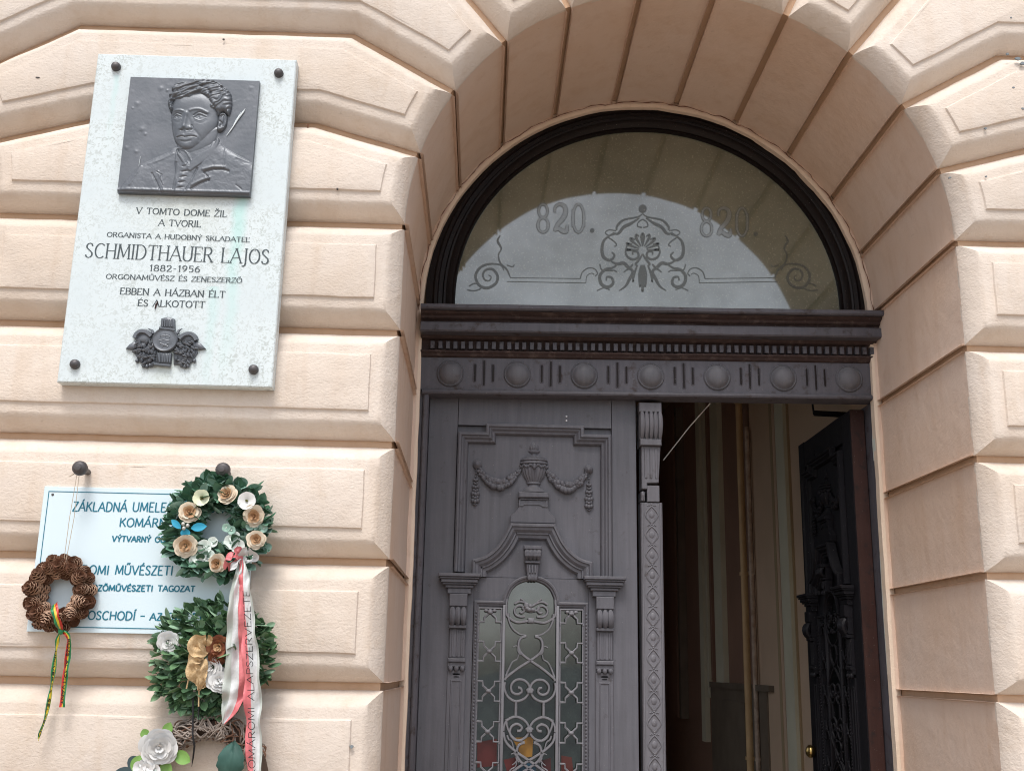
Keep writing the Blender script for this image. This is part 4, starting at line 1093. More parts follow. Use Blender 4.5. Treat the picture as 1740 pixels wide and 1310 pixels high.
    D += ln([(884, 478), (878, 510), (870, 545), (866, 565)], 14, 13)          # nose
    D += g2(868, 566, 20, 15, 10)+g2(843, 576, 12, 9, 8)+g2(903, 572, 13, 11, 10)
    D += g2(852, 588, 8, 5, -13)+g2(888, 587, 9, 5, -12)+ln([(916, 556), (924, 575), (912, 586)], -8, 5)
    D += ln([(890, 500), (905, 530), (916, 556)], -4, 10)
    D += ln([(870, 596), (868, 612)], -4, 6)
    D += ln([(815, 628), (840, 614), (868, 616), (895, 610), (925, 614), (950, 632)], 2.0, 6)  # upper lip
    D += ln([(818, 632), (845, 626), (872, 631), (908, 625), (944, 631)], -10, 3.2)
    D += ln([(835, 644), (872, 650), (912, 641)], 2.5, 6)+ln([(848, 658), (875, 663), (905, 657)], -5, 6)
    D += g2(872, 692, 32, 20, 8)+g2(1010, 570, 50, 50, 5)+g2(930, 600, 30, 40, -4, 20)+ln([(935, 590), (962, 625), (960, 650)], -5, 9)
    D += ln([(800, 560), (805, 620)], -4, 14)
    F = F+.80*D*(fsd > 0)*np.clip(fsd/10, 0, 1)
    H = np.maximum(H, np.where(fsd > 0, F, -99))
    # ear
    ear = poly_sd(X, Y, sm([(1085, 500), (1092, 480), (1115, 470), (1135, 484), (1138, 520), (1128, 560), (1105, 590), (1080, 596), (1070, 580)]))
    E_ = dome(ear, 14, 46)+(ln([(1096, 500), (1118, 490), (1124, 520), (1110, 560)], -16, 7)+ln([(1092, 530), (1104, 545), (1092, 565)], -12, 6)+g2(1088, 575, 12, 12, 6))
    H = np.maximum(H, np.where(ear > 0, E_, -99))
    # hair: swept waves
    hair = poly_sd(X, Y, sm([(770, 430), (765, 395), (778, 370), (775, 345), (800, 330), (790, 305), (815, 275), (860, 262), (900, 262), (960, 246), (1030, 245), (1080, 262), (1120, 290), (1150, 320), (1168, 350), (1172, 410), (1165, 450), (1150, 490), (1135, 480), (1112, 465), (1085, 490), (1072, 470), (1060, 450), (1030, 440), (1025, 400), (1010, 370), (985, 350), (940, 355), (910, 385), (880, 375), (850, 392), (815, 380), (795, 410), (800, 440), (785, 470)]))
    hh = dome(hair, 34, 62)
    ang_ = np.arctan2(Y-430, X-930)
    wv = np.sin((X*.30+Y*.95)*.20+9*vnoise(gx, gy, .009, 11))*5+np.sin((X*.30+Y*.95)*.42+7*vnoise(gx, gy, .012, 12))*2.5
    tight = np.sin(Y*.20+X*.12+7*vnoise(gx, gy, .028, 13))*5
    wsel = np.clip((X-1010)/60, 0, 1)*np.clip((Y-340)/40, 0, 1)
    hh = hh+(wv*(1-wsel)+tight*wsel)
    for pts, a, s in (([(800, 315), (850, 285), (910, 275), (970, 255)], -9, 6), ([(830, 330), (880, 300), (940, 290), (985, 300)], -10, 6), ([(960, 345), (985, 320), (1020, 318), (1040, 345)], -14, 9),
                      ([(990, 300), (1050, 285), (1100, 300), (1150, 345)], -10, 6), ([(1020, 270), (1080, 280), (1130, 320)], -8, 5), ([(1000, 262), (1060, 265), (1110, 295)], 8, 7),
                      ([(860, 350), (900, 325), (950, 320)], -9, 6), ([(1040, 345), (1030, 390), (1060, 430)], -12, 7), ([(780, 420), (800, 380), (840, 350)], -9, 6), ([(870, 262), (940, 262), (1000, 285)], 9, 8)):
        hh += a*np.exp(-(seg_d(X, Y, sm(pts))/s)**2)
    H = np.maximum(H, np.where(hair > 0, hh, -99))
    # bottom edge rolls over
    H -= 10*np.exp(-((752-gy)/9)**2)
    H += 7*np.exp(-((752-gy-18)/9)**2)
    H = H.clip(-6, 200)
    sc_ = .000385
    V = []
    ux = BX0+(BX1-BX0)*gx/820; uz = BZ1-(BZ1-BZ0)*gy/752; yy = PY-.012-H*sc_*.52
    V = np.stack([ux, yy, uz], -1).reshape(-1, 3)
    idx = np.arange(NX*NY).reshape(NY, NX)
    Fc = np.stack([idx[:-1, :-1], idx[1:, :-1], idx[1:, 1:], idx[:-1, 1:]], -1).reshape(-1, 4)
    # skirt
    bd = list(idx[0, :])+list(idx[1:, -1])+list(idx[-1, :-1][::-1])+list(idx[1:-1, 0][::-1])
    vs = [tuple(v) for v in V]; base = len(vs); vs += [(vs[i][0], PY+.001, vs[i][2]) for i in bd]; m_ = len(bd)
    fs = [tuple(f) for f in Fc.tolist()]+[(int(bd[i]), int(bd[(i+1) % m_]), base+(i+1) % m_, base+i) for i in range(m_)]
    b = MB(); b.add(vs, fs); return b
relief().build('bronze_portrait', M_BRZ, plaque, 50, PO)
b = MB()
for pts in ([(1140, 603), (1165, 570), (1195, 530), (1225, 480), (1262, 430)], [(1180, 545), (1200, 505), (1235, 455)], [(1215, 500), (1245, 455), (1258, 440)], [(940, 246), (943, 262)], [(582, 795), (592, 735)], [(1225, 765), (1285, 798)]):
    q = []
    for x, y in pts:
        p = P(80+x/3.743, 70+y/3.743, PY-.014); q.append((p.x+random.uniform(-.0008, .0008), PY-.0142, p.z))
    b.tube(q, [.0004]+[random.uniform(.0009, .0019) for _ in q[1:-1]]+[.0004], 5)
o = b.build('bird_dropping', mat('white bird dropping', (.72, .78, .80), .8), plaque, None, PO)
# small bronze emblem: column crown over a shield, horns, leaves
def crE(x, y): p = P(80+x/3.639, 320+y/3.639, PY); return (p.x, p.z)
def E3(x, y, h): p = crE(x, y); return Vector((p[0], PY-h, p[1]))
b = MB(); u = .000368
b.ext([crE(706, 872), crE(712, 812), crE(752, 802), crE(794, 815), crE(796, 880)][::-1], PY-.010, PY, .002)
for x in (722, 736, 750, 764, 780): b.tube([E3(x, 820, .011), E3(x-1, 866, .011)], .0019, 5)
b.tube([E3(702, 872, .010), E3(798, 884, .010)], .0035, 6)
c = crE(737, 943); b.disc_y([(.0300, 0), (.0300, .010), (.0275, .0125), (.0250, .0105), (.018, .0118), (.008, .0125)], (c[0], PY, c[1]), 24)
for pts in ([(712, 915), (712, 930)], [(712, 922), (745, 918), (770, 924)], [(740, 906), (742, 930)], [(765, 912), (768, 934)], [(700, 950), (730, 944), (765, 952)], [(708, 968), (738, 976), (762, 966)], [(720, 985), (738, 978), (756, 986)]):
    b.tube([E3(x, y, .0118) for x, y in pts], .0015, 5)
b.ext([crE(686, 1020), crE(690, 1085), crE(770, 1090), crE(776, 1025)], PY-.009, PY, .0015)
for x in (704, 720, 736, 752, 765): b.tube([E3(x, 1030, .0095), E3(x-1, 1082, .0095)], .002, 5)
b.tube([E3(668, 1092, .008), E3(770, 1102, .008)], .0035, 6)
for s in (-1, 1):
    mx = lambda x: 737+s*(737-x)
    q = lambda pts: [E3(mx(x), y+(12 if s > 0 else 0)-(4 if s < 0 else 0), .006) for x, y in pts]
    b.tube([E3(mx(x), y, .007) for x, y in ((662, 905), (655, 885), (632, 873))], [.0042, .003, .001], 6)
    b.tube(smooth_path(q([(650, 925), (620, 900), (585, 895), (558, 912), (548, 935)]), 4), .0065, 6)
    b.ext([crE(mx(x), y) for x, y in ((650, 915), (610, 895), (565, 905), (545, 935), (560, 955), (640, 960))][::s], PY-.006, PY, .002) if True else None
    b.ext([crE(mx(x), y) for x, y in ((548, 948), (515, 968), (490, 995), (525, 1002), (575, 985))][::s], PY-.007, PY, .002)
    b.ext([crE(mx(x), y) for x, y in ((690, 960), (560, 955), (548, 990), (540, 1020), (560, 1050), (575, 1078), (610, 1095), (690, 1092))][::s], PY-.004, PY, .001)
    for k in range(70):
        x = random.uniform(545, 672); y = random.uniform(955, 1095)
        if y > 1020 and x < 560+(y-1020)*.55: continue
        rot = Matrix.Rotation(random.uniform(-1, 1)+s*.9, 3, 'Y')
        b.blob(E3(mx(x), y, .0055), .0075, .0055, .0034, 7, 4, rot=rot)
    for (x, y) in ((600, 1100), (640, 1098), (560, 1070), (620, 1105)): b.blob(E3(mx(x), y, .004), .0045, .005, .0055, 7, 4)
b.build('bronze_emblem', M_BRZ, plaque, 50, PO)
# little dead insect / paint chip on the lettering
b = MB(); b.tube([E3(x, y, .002) for x, y in ((668, 748), (676, 722), (686, 700))], [.0012, .0022, .0008], 5); b.build('rust_fleck', M_JAMB, plaque, None, PO)

# ================================================================== school sign
M_SIGN = mat('white enamel sign', (.66, .78, .84), .3, var=(.62, .75, .81), vscale=3)
M_TEAL = mat('teal blue print', (.004, .155, .235), .5)
SX0, SX1, SZ0, SZ1, SY = -.987, -.512, 1.605, 1.9245, -.014
sign = thing('school_sign', 'white rectangular sign with teal lettering, partly hidden behind the wreaths', 'sign', ((SX0+SX1)/2, SY, (SZ0+SZ1)/2)); SO = tuple(sign.location)
b = MB(); b.bbox(SX0, SX1, SY, -.004, SZ0, SZ1, .001); b.build('sign_panel', M_SIGN, sign, None, SO)
b = MB(); m_ = .0115; q = [(SX0+m_, SZ0+m_), (SX0+m_, SZ1-m_), (SX1-m_, SZ1-m_), (SX1-m_, SZ0+m_), (SX0+m_, SZ0+m_)]
for i in range(4):
    (xa, za), (xb, zb) = q[i], q[i+1]; t_ = .0009
    b.box(min(xa, xb)-t_, max(xa, xb)+t_, SY-.0005-.0001*i, SY, min(za, zb)-t_, max(za, zb)+t_)
b.build('border_line', M_TEAL, sign, None, SO)
b = MB(); b.disc_y([(.0030, 0), (.0028, .0012), (.001, .002)], (SX0+.0205, SY, SZ1-.0185), 10); b.build('sign_screw', M_BOLT, sign, None, SO)
def cr3(x, y): p = P(20+x/3.48, 760+y/3.48, SY); return (p.x, p.z)
k_ = .000378
for (s, x0, y0, x1, y1, h) in (('ZÁKLADNÁ', 358, 376, 680, 380, 60), ('UMELECKÁ', 712, 378, 1040, 384, 60), ('ŠKOLA', 1075, 384, 1290, 388, 60),
    ('KOMÁRNO', 636, 468, 960, 472, 55), ('VÝTVARNÝ', 592, 556, 820, 560, 36), ('ODBOR', 846, 560, 1000, 562, 36),
    ('KOMÁROMI', 215, 747, 572, 752, 58), ('MŰVÉSZETI', 610, 750, 950, 755, 58), ('ALAPISKOLA', 985, 756, 1340, 762, 58),
    ('KÉPZŐMŰVÉSZETI', 420, 846, 832, 850, 36), ('TAGOZAT', 862, 850, 1082, 853, 36),
    ('I. POSCHODÍ', 350, 1015, 728, 1020, 52), ('-', 752, 1022, 790, 1022, 60), ('AZ', 815, 1021, 885, 1022, 44), ('EMELETEN', 912, 1022, 1210, 1026, 46)):
    b = MB(); text(b, s, cr3(x0, y0), cr3(x1, y1), h*k_*.90, plane_to3(SY), 8.0*k_, 6.8*k_, serif=False, slant=.04)
    b.build('sign_word', M_TEAL, sign, None, SO)

# ================================================================== wreaths
def leafmesh(name, L, W, m, curl=.25, fold=.25, n=5):
    b = MB(); vs = []; k = 4
    for i in range(n+1):
        t = i/n; w_ = W*math.sin(math.pi*min(1, t*.93+.05))**.75*(.5 if i == 0 else 1)*(.02 if i == n else 1)
        for j in range(k+1):
            s_ = (j/k-.5)*2
            vs.append((s_*w_/2, -curl*L*t*t*.9-abs(s_)**1.3*w_*fold+.004*0, L*t))
    fs = [(i*(k+1)+j, i*(k+1)+j+1, (i+1)*(k+1)+j+1, (i+1)*(k+1)+j) for i in range(n) for j in range(k)]
    b.add(vs, fs); me = b.mesh(name, m, 70); return me
def leaf_mat(name, c, v, rough=.5):
    m = mat(name, c, rough, spec=.35, var=v, vscale=38, vmix=.45, trans=.0); return m
M_LG = [leaf_mat('green artificial leaf', (.085, .20, .13), (.17, .33, .23)), leaf_mat('grey green leaf', (.19, .33, .27), (.33, .50, .42)), leaf_mat('dark green leaf', (.045, .12, .07), (.09, .20, .12))]
M_LB = [leaf_mat('olive green leaf', (.12, .23, .11), (.20, .34, .18)), leaf_mat('pale boxwood leaf', (.20, .34, .22), (.32, .47, .33)), leaf_mat('dark boxwood leaf', (.055, .12, .06), (.10, .19, .10))]
M_CREAM = mat('cream paper petal', (.62, .50, .36), .7, var=(.76, .70, .58), vscale=40)
M_TAN = mat('tan inner petal', (.34, .17, .08), .7, var=(.56, .38, .22), vscale=60)
M_WHITE = mat('white petal', (.74, .74, .73), .8, spec=.2, var=(.66, .67, .67), vscale=50)
M_MINT = mat('mint white petal', (.62, .72, .66), .6, var=(.74, .78, .74), vscale=50)
M_BLACK = mat('black thread', (.012, .012, .014), .7)
def petal(b, c, Mx, r, w_, h, lean, mi=0, curl=.3, nz=0):
    """one curved petal that stands on a ring"""
    n, k = 4, 4; vs = []
    for i in range(n+1):
        t = i/n
        for j in range(k+1):
            s_ = (j/k-.5)*2
            ww = w_*(.35+.75*math.sin(math.pi*min(t*.62+.06, 1)))*(1-.25*(t > .95))
            out = r+h*math.sin(lean)*t+curl*h*t*t*max(0, math.sin(lean)+.2)
            up = h*math.cos(lean)*t*(1-.15*t)-(s_*s_)*w_*.10*t
            a = s_*ww/2/max(r+.35*h, .002)*.9
            rr = out*(1-.10*s_*s_)
            vs.append(c+Mx @ Vector((rr*math.sin(a), -up, rr*math.cos(a))))
    fs = [(i*(k+1)+j, i*(k+1)+j+1, (i+1)*(k+1)+j+1, (i+1)*(k+1)+j) for i in range(n) for j in range(k)]
    b.add(vs, fs, mi)
def rose(name, R_, mats, parent, loc, tilt=(0, 0), layers=4, sy=1.0, origin=None, open_=1.0):
    b = MB(); base = Matrix.Rotation(tilt[0], 3, 'X') @ Matrix.Rotation(tilt[1], 3, 'Z')
    c = Vector((0, 0, 0)); tot = layers
    for l in range(tot):
        f = l/(tot-1); cnt = (3, 4, 5, 6, 7)[min(l+(5-tot if tot < 5 else 0), 4)]
        for q in range(cnt):
            a = 2*math.pi*(q+.5*l+random.uniform(-.1, .1))/cnt
            Mx = base @ Matrix.Rotation(a, 3, 'Y')
            mi = 0 if f > .45 or len(mats) == 1 else 1
            r = R_*(.05+.40*f); h = R_*(.66-.06*f+random.uniform(-.08, .08)); lean = (.08+(.95*f+random.uniform(-.12, .12))*open_)
            petal(b, c+base @ Vector((0, -R_*(.12-.30*f), 0)), Mx, r, R_*(.62+.34*f), h, lean, mi, .45)
    b.blob(c+base @ Vector((0, -R_*.30, 0)), R_*.13, R_*.30, R_*.13, 7, 5, mi=len(mats)-1)
    me = b.mesh(name, mats, 60)
    o = link_obj(name, me, parent); o.location = loc if origin is None else Vector(loc)-Vector(origin)
    return o
def daisy(name, R_, mats, parent, loc, n=5, cup=.5, origin=None):
    b = MB(); rot0 = random.uniform(0, 6)
    for q in range(n):
        Mx = Matrix.Rotation(rot0+2*math.pi*q/n, 3, 'Y'); petal(b, Vector((0, 0, 0)), Mx, R_*.10, R_*.95, R_*.9, 1.15-cup*.4, 0, .1)
    for k in range(7): b.blob((random.uniform(-1, 1)*R_*.14, -R_*.18, random.uniform(-1, 1)*R_*.14), R_*.09, R_*.09, R_*.09, 5, 4, mi=1)
    me = b.mesh(name, mats, 60); o = link_obj(name, me, parent); o.location = Vector(loc)-Vector(origin or (0, 0, 0)); return o
def W3(x, y, d): return P(20+x/3.48, 760+y/3.48, d)
def W4(x, y, d): return P(20+x/3.48, 1000+y/3.48, d)
def scatter_leaves(parent, origin, C0, r0, dr, n, mats, Ls, name='leaf', depth=.035, full=False, squash=1.0, extra=300):
    meshes = []; rest = MB(); rest_m = list(mats)
    for m_ in mats:
        for (L, W) in Ls: meshes.append(leafmesh(name, L, W, m_, random.uniform(.1, .4), random.uniform(.10, .3)))
    for i in range(n+extra):
        deep = i >= n
        a = random.uniform(0, 2*math.pi)
        phi = random.uniform(-1.9, 1.9)           # place on the front of the tube
        rr = r0+dr*math.sin(phi)*random.uniform(.5, 1) if not full else math.sqrt(random.uniform(.02, 1))*(r0+dr)
        y = -depth*max(0, math.cos(phi))*random.uniform(.5, 1) if not full else -depth*(1-(rr/(r0+dr))**2)*random.uniform(.3, 1)
        p = Vector((C0.x+rr*math.sin(a), C0.y+y, C0.z+rr*math.cos(a)*squash))
        if deep: p.y = p.y*.65+C0.y*.35
        me = random.choice(meshes)
        radial = Vector((math.sin(a), 0, math.cos(a)*1.0)); tang = Vector((math.cos(a), 0, -math.sin(a)))
        side = math.copysign(1, math.sin(phi)) if not full else 1
        d = (radial*side*random.uniform(.3, 1.2)+tang*random.uniform(-1.1, 1.1)+Vector((0, -random.uniform(.1, 1.1), 0))+Vector((0, 0, random.uniform(-.2, .2)))).normalized()
        q = d.to_track_quat('Z', 'Y')
        nrm = q.to_matrix() @ Vector((0, -1, 0))
        q = q @ Matrix.Rotation(random.uniform(-.9, .9)+(math.pi if nrm.y > 0 else 0), 3, 'Z').to_quaternion()
        s_ = random.uniform(.75, 1.25)
        if deep:
            M4 = Matrix.LocRotScale(p, q, (s_, s_, s_))
            rest.add([M4 @ v.co for v in me.vertices], [tuple(f.vertices) for f in me.polygons], rest_m.index(me.materials[0])); continue
        o = link_obj(name, me, parent)
        o.rotation_mode = 'QUATERNION'; o.rotation_quaternion = q; o.scale = (s_, s_, s_)
        o.location = p-Vector(origin)
    if extra: rest.build('foliage', rest_m, parent, 70, origin)['kind'] = 'stuff'
def ribbon(name, centre, mats, parent, origin, widths, stripes=(0, 1), nrm_rot=0, txt=None, wav=.004, tex=None):
    """ribbon through 3d points; stripes: list of (from, to, material) across the width 0..1"""
    pts = smooth_path(centre, 7); n = len(pts); b = MB()
    ws = [widths[0]+(widths[1]-widths[0])*i/(n-1) for i in range(n)] if isinstance(widths, tuple) else [np.interp(i/(n-1), np.linspace(0, 1, len(widths)), widths) for i in range(n)]
    k = 8; fr = []
    for i, p in enumerate(pts):
        t = (pts[min(i+1, n-1)]-pts[max(i-1, 0)]).normalized(); s_ = Vector((0, -1, 0)).cross(t).normalized()
        a = nrm_rot+.35*math.sin(i*.55); s2 = s_*math.cos(a)+Vector((0, -1, 0))*math.sin(a)
        if s2.x < 0: s2 = -s2
        fr.append((p, s2, t))
    for (u0, u1, mi) in stripes:
        vs = []
        for i, (p, s_, t) in enumerate(fr):
            for j in range(k+1):
                u = u0+(u1-u0)*j/k; v = (u-.5)*ws[i]
                bump_ = wav*math.sin(u*9+i*.35)+wav*.5*math.sin(i*.9+u*3)
                vs.append(p+s_*v+Vector((0, -bump_, 0)))
        b.add(vs, [(i*(k+1)+j, i*(k+1)+j+1, (i+1)*(k+1)+j+1, (i+1)*(k+1)+j) for i in range(n-1) for j in range(k)], mi)
    o = b.build(name, mats, parent, 60, origin)
    if txt:
        s, i0, i1, u, hh, m_ = txt
        tb = MB(); L = [0]
        for i in range(i0+1, i1+1): L.append(L[-1]+(fr[i][0]-fr[i-1][0]).length)
        def to3(x, z, l=0):
            x = min(max(x, 0), L[-1]); i = int(np.searchsorted(L, x))-1; i = min(max(i, 0), len(L)-2)
            f = (x-L[i])/(L[i+1]-L[i]); A_, B_ = fr[i0+i], fr[i0+i+1]; p = A_[0].lerp(B_[0], f); s_ = A_[1].lerp(B_[1], f)
            wv = ws[i0+i]; uu = u+z/wv
            bu = wav*math.sin(uu*9+(i0+i+f)*.35)+wav*.5*math.sin((i0+i+f)*.9+uu*3)
            return p+s_*((uu-.5)*wv)+Vector((0, -bu-.0012-l, 0))
        text(tb, s, (0, 0), (L[-1], 0), hh, to3, .0017, .0014, serif=False)
        tb.build('ribbon_lettering', m_, parent, None, origin)
    return o
# hooks
def hook(px, py, lab):
    p = P(px, py, -.070); b = MB()
    b.disc_y([(.006, 0), (.007, .02), (.0085, .045), (.0110, .052), (.0150, .058), (.0168, .066), (.0155, .074), (.0110, .079), (.0095, .0795), (.007, .0835), (.001, .0845)], (0, .078, 0), 20)
    b.disc_y([(.013, 0), (.012, .006), (.006, .008)], (0, .079, 0), 16)
    me = b.mesh('wall_hook', M_BOLT, 40)
    return thing('wall_hook', lab, 'wall hook', p, 'dark iron knobs above the school sign', me)
h1 = hook(133, 794, 'dark iron knob on the wall holding the twine of the pine cone wreath')
h2 = hook(377, 797, 'dark iron knob on the wall right above the green rose wreath')
# ---------- pine cone wreath
wc = W3(292, 862, -.03)
pine = thing('pinecone_wreath', 'small brown pine cone wreath hanging on twine with green yellow red ribbon', 'wreath', wc); WO = tuple(wc)
M_CONE = mat('brown pine cone scale', (.10, .04, .022), .65, var=(.19, .085, .045), vscale=120, vmix=.4)
M_CTIP = mat('pale cone scale tip', (.56, .38, .27), .7, var=(.28, .15, .09), vscale=150)
def cone_mesh(R_=.0165, L=.034, turns=46):
    b = MB(); b.blob((0, 0, 0), R_*.5, R_*.5, L*.40, 8, 6)
    for i in range(turns):
        t = (i+.5)/turns; z = (t-.5)*L; rr = R_*math.sin(math.pi*(.12+.82*t))**.7*(1-.25*t); a = i*2.39996
        d = Vector((math.cos(a), math.sin(a), 0)); tn = Vector((-math.sin(a), math.cos(a), 0)); up = Vector((0, 0, 1))
        tip = d*rr*1.12+up*(z+L*.10); base_ = d*rr*.40+up*(z-L*.06); w_ = .0058*(.7+.5*math.sin(math.pi*t))
        th = up*.0013
        v = [base_-tn*w_*.5, base_+tn*w_*.5, d*rr*.92+tn*w_+up*(z+L*.045), tip+tn*w_*.45, tip-tn*w_*.45, d*rr*.92-tn*w_+up*(z+L*.045)]
        b.add([p+th for p in v]+[p-th for p in v], [(0, 1, 2, 5), (5, 2, 3, 4), (11, 8, 7, 6), (10, 9, 8, 11), (1, 7, 8, 2), (0, 5, 11, 6)], 0)
        b.add([v[2]+th, v[3]+th*1.6, v[4]+th*1.6, v[5]+th, v[5]-th, v[4]-th*1.2, v[3]-th*1.2, v[2]-th], [(1, 2, 5, 6), (2, 3, 4, 5), (0, 1, 6, 7)], 1)
    return b.mesh('pine_cone', [M_CONE, M_CTIP], None)
cm = cone_mesh()
for ring, (r, n_, dy) in enumerate(((.0660, 17, 0.0), (.0440, 12, -.006), (.0550, 13, -.024))):
    for i in range(n_):
        a = 2*math.pi*(i+random.uniform(-.15, .15)+ring*.5)/n_
        o = link_obj('pine_cone', cm, pine); o.location = (r*math.sin(a)*.96, dy+random.uniform(-.004, .004), r*math.cos(a)*1.04)
        d = Vector((math.sin(a)*random.uniform(-.3, 1), -random.uniform(.5, 1.3), math.cos(a)*random.uniform(-.3, 1)))
        o.rotation_mode = 'QUATERNION'; o.rotation_quaternion = d.to_track_quat('Z', 'Y'); s_ = random.uniform(.80, 1.12); o.scale = (s_, s_, s_)
M_TW = mat('pale twine', (.50, .42, .32), .9)
for dx in (-.002, .0025):
    b = MB(); t0 = P(133, 803, -.062); b.tube([t0+Vector((dx, 0, .004)), t0.lerp(wc+Vector((.004, -.01, .066)), .5)+Vector((dx*2.2, 0, 0)), wc+Vector((dx+.004, -.012, .066))], .0007, 5); b.build('twine', M_TW, pine, None, WO)
b = MB(); b.tube([P(135, 800, -.05), P(124, 806, -.055), P(117, 810, -.055)], .0011, 5); b.build('twine_end', M_TW, pine, None, WO)
M_RG, M_RY, M_RR = mat('green ribbon', (.02, .22, .08), .4), mat('yellow ribbon', (.62, .46, .03), .4), mat('red ribbon', (.48, .03, .02), .4)
st3 = [(0, .36, 0), (.36, .66, 1), (.66, 1, 2)]
ribbon('ribbon_wrap', [W3(255, 925, -.052), W3(252, 950, -.072), W3(262, 1000, -.078), W3(278, 1050, -.070), W3(290, 1085, -.05)], [M_RG, M_RY, M_RR], pine, WO, (.016, .014), st3, wav=.001)
b = MB(); b.blob(W3(290, 1088, -.055), .006, .006, .007, 7, 5); b.build('ribbon_knot', M_RG, pine, 60, WO)
ribbon('ribbon_tail', [W3(288, 1090, -.05), W3(272, 1130, -.05), W3(262, 1200, -.045), W3(248, 1310, -.04), W3(228, 1450, -.035), W3(198, 1600, -.035), W3(165, 1690, -.035), W3(158, 1735, -.04)], [M_RG, M_RY, M_RR], pine, WO, [.008, .009, .0105, .0105, .010, .006, .002], [(0, .4, 0), (.4, .85, 1), (.85, 1, 0)], nrm_rot=.4, txt=('UNIVERZA SELYEHO', 14, 44, .30, .0048, M_BLACK), wav=.0012)
ribbon('ribbon_tail', [W3(292, 1090, -.05), W3(322, 1100, -.052), W3(338, 1140, -.05), W3(332, 1230, -.045), W3(318, 1330, -.042), W3(305, 1450, -.040), W3(297, 1535, -.040)], [M_RG, M_RY, M_RR], pine, WO, [.008, .009, .011, .012, .012, .0115], [(0, .42, 2), (.42, .66, 1), (.66, 1, 0)], txt=('KOZS ALAPITVANY', 13, 40, .25, .0058, M_BLACK), wav=.0012)

# ---------- green wreath with roses
gc = W3(1228, 480, -.035)
gw = thing('rose_wreath', 'green leaf wreath with cream roses, blue leaves and long red and white ribbons', 'wreath', gc); GO = tuple(gc)
b = MB(); b.tube([gc+Vector((.080*math.sin(2*math.pi*i/32), .008, .080*math.cos(2*math.pi*i/32))) for i in range(33)], .021, 8); b.build('moss_ring', M_LG[2], gw, 60, GO)
scatter_leaves(gw, GO, gc+Vector((0, -.002, 0)), .079, .030, 285, M_LG, [(.028, .021), (.023, .018), (.033, .019)], depth=.034, extra=380)
for (x, y, R_, tl) in ((1275, 278, 57, .2), (1050, 385, 58, -.1), (1432, 405, 60, .1), (1030, 580, 62, 0), (1447, 545, 52, .2), (1215, 685, 52, .3)):
    rose('cream_rose', R_*.000378*.90, [M_CREAM, M_TAN], gw, W3(x, y, -.080), (random.uniform(-.3, .3), random.uniform(-.3, .3)), 6, origin=GO)
M_YG = mat('dark flower centre', (.10, .10, .02), .6); M_PALEY = mat('pale yellow green petal', (.66, .70, .46), .6, var=(.75, .78, .62), vscale=40)
daisy('petunia', .021, [M_PALEY, M_YG], gw, W3(1125, 300, -.080), 5, .6, GO)
daisy('white_flower', .021, [M_WHITE, M_YG], gw, W3(1393, 318, -.080), 7, .3, GO)
for (x, y, s_) in ((1140, 590, .017), (1110, 640, .018), (1165, 640, .015), (1300, 560, .017), (1340, 585, .016), (1320, 530, .013), (1190, 560, .012), (1090, 670, .015)):
    daisy('white_leaf_flower', s_, [M_MINT, M_MINT], gw, W3(x, y, -.068), 6, .2, GO)
for (x, y) in ((1455, 470), (1490, 480), (1410, 468), (1270, 475), (1300, 490)): daisy('mint_sprig', .010, [M_LG[1], M_MINT], gw, W3(x, y, -.072), 5, .2, GO)
M_BLUE = mat('turquoise blue felt', (.02, .27, .44), .7, var=(.03, .36, .52), vscale=30)
for (x, y, a, L, W) in ((1060, 478, 80, .034, .019), (1000, 480, -50, .030, .014), (1030, 480, 180, .020, .022)):
    me = leafmesh('blue_leaf', L, W, M_BLUE, -.1, .1); o = link_obj('blue_leaf', me, gw); o.location = W3(x, y, -.082)-Vector(GO); o.rotation_euler = (0, R(a), 0)
M_PEARL = mat('silver berry', (.50, .50, .46), .25, .3)
for (x, y) in ((1014, 452), (1040, 462), (1018, 478)): b = MB(); b.blob(W3(x, y, -.088), .0045, .0045, .0045, 8, 6); b.build('berry', M_PEARL, gw, 60, GO)
# long memorial ribbons tied with a bow
M_RW, M_RED, M_GG = mat('white satin ribbon', (.66, .67, .67), .45, var=(.56, .58, .59), vscale=25, bump=.6, bscale=55, bdist=.004), mat('faded red ribbon', (.62, .13, .15), .5, var=(.70, .24, .25), vscale=20, bump=.6, bscale=55, bdist=.004), mat('faded grey green ribbon', (.40, .45, .41), .5, var=(.48, .50, .47), vscale=15)
BK = W3(1345, 650, -.095)
for pts, mi, w_ in (([(1345, 650), (1300, 640), (1262, 665), (1280, 705), (1340, 670)], M_RED, .022), ([(1345, 648), (1380, 618), (1425, 622), (1440, 655), (1390, 675), (1350, 660)], M_RW, .022), ([(1350, 655), (1320, 690), (1290, 725)], M_RW, .020), ([(1345, 640), (1335, 615), (1365, 600), (1375, 640)], M_RED, .018)):
    c3 = [W3(x, y, -.100-.010*math.sin(i*1.3)) for i, (x, y) in enumerate(pts)]
    ribbon('bow_loop', c3, [mi], gw, GO, (w_, w_), [(0, 1, 0)], nrm_rot=.9, wav=.0015)
b = MB(); b.blob(BK, .009, .008, .011, 8, 6); b.build('bow_knot', M_RED, gw, 60, GO)
ribbon('memorial_ribbon', [W3(1352, 665, -.10), W3(1350, 740, -.105), W4(1330, -10, -.105), W4(1322, 130, -.105), W4(1318, 300, -.10), W4(1318, 470, -.098), W4(1312, 600, -.095), W4(1290, 700, -.09), W4(1252, 800, -.09)],
       [M_GG, M_RW, M_RED], gw, GO, [.012, .019, .025, .031, .036, .042, .048, .040, .004], [(0, .34, 0), (.34, .72, 1), (.72, 1, 2)], nrm_rot=-.2, wav=.0035)
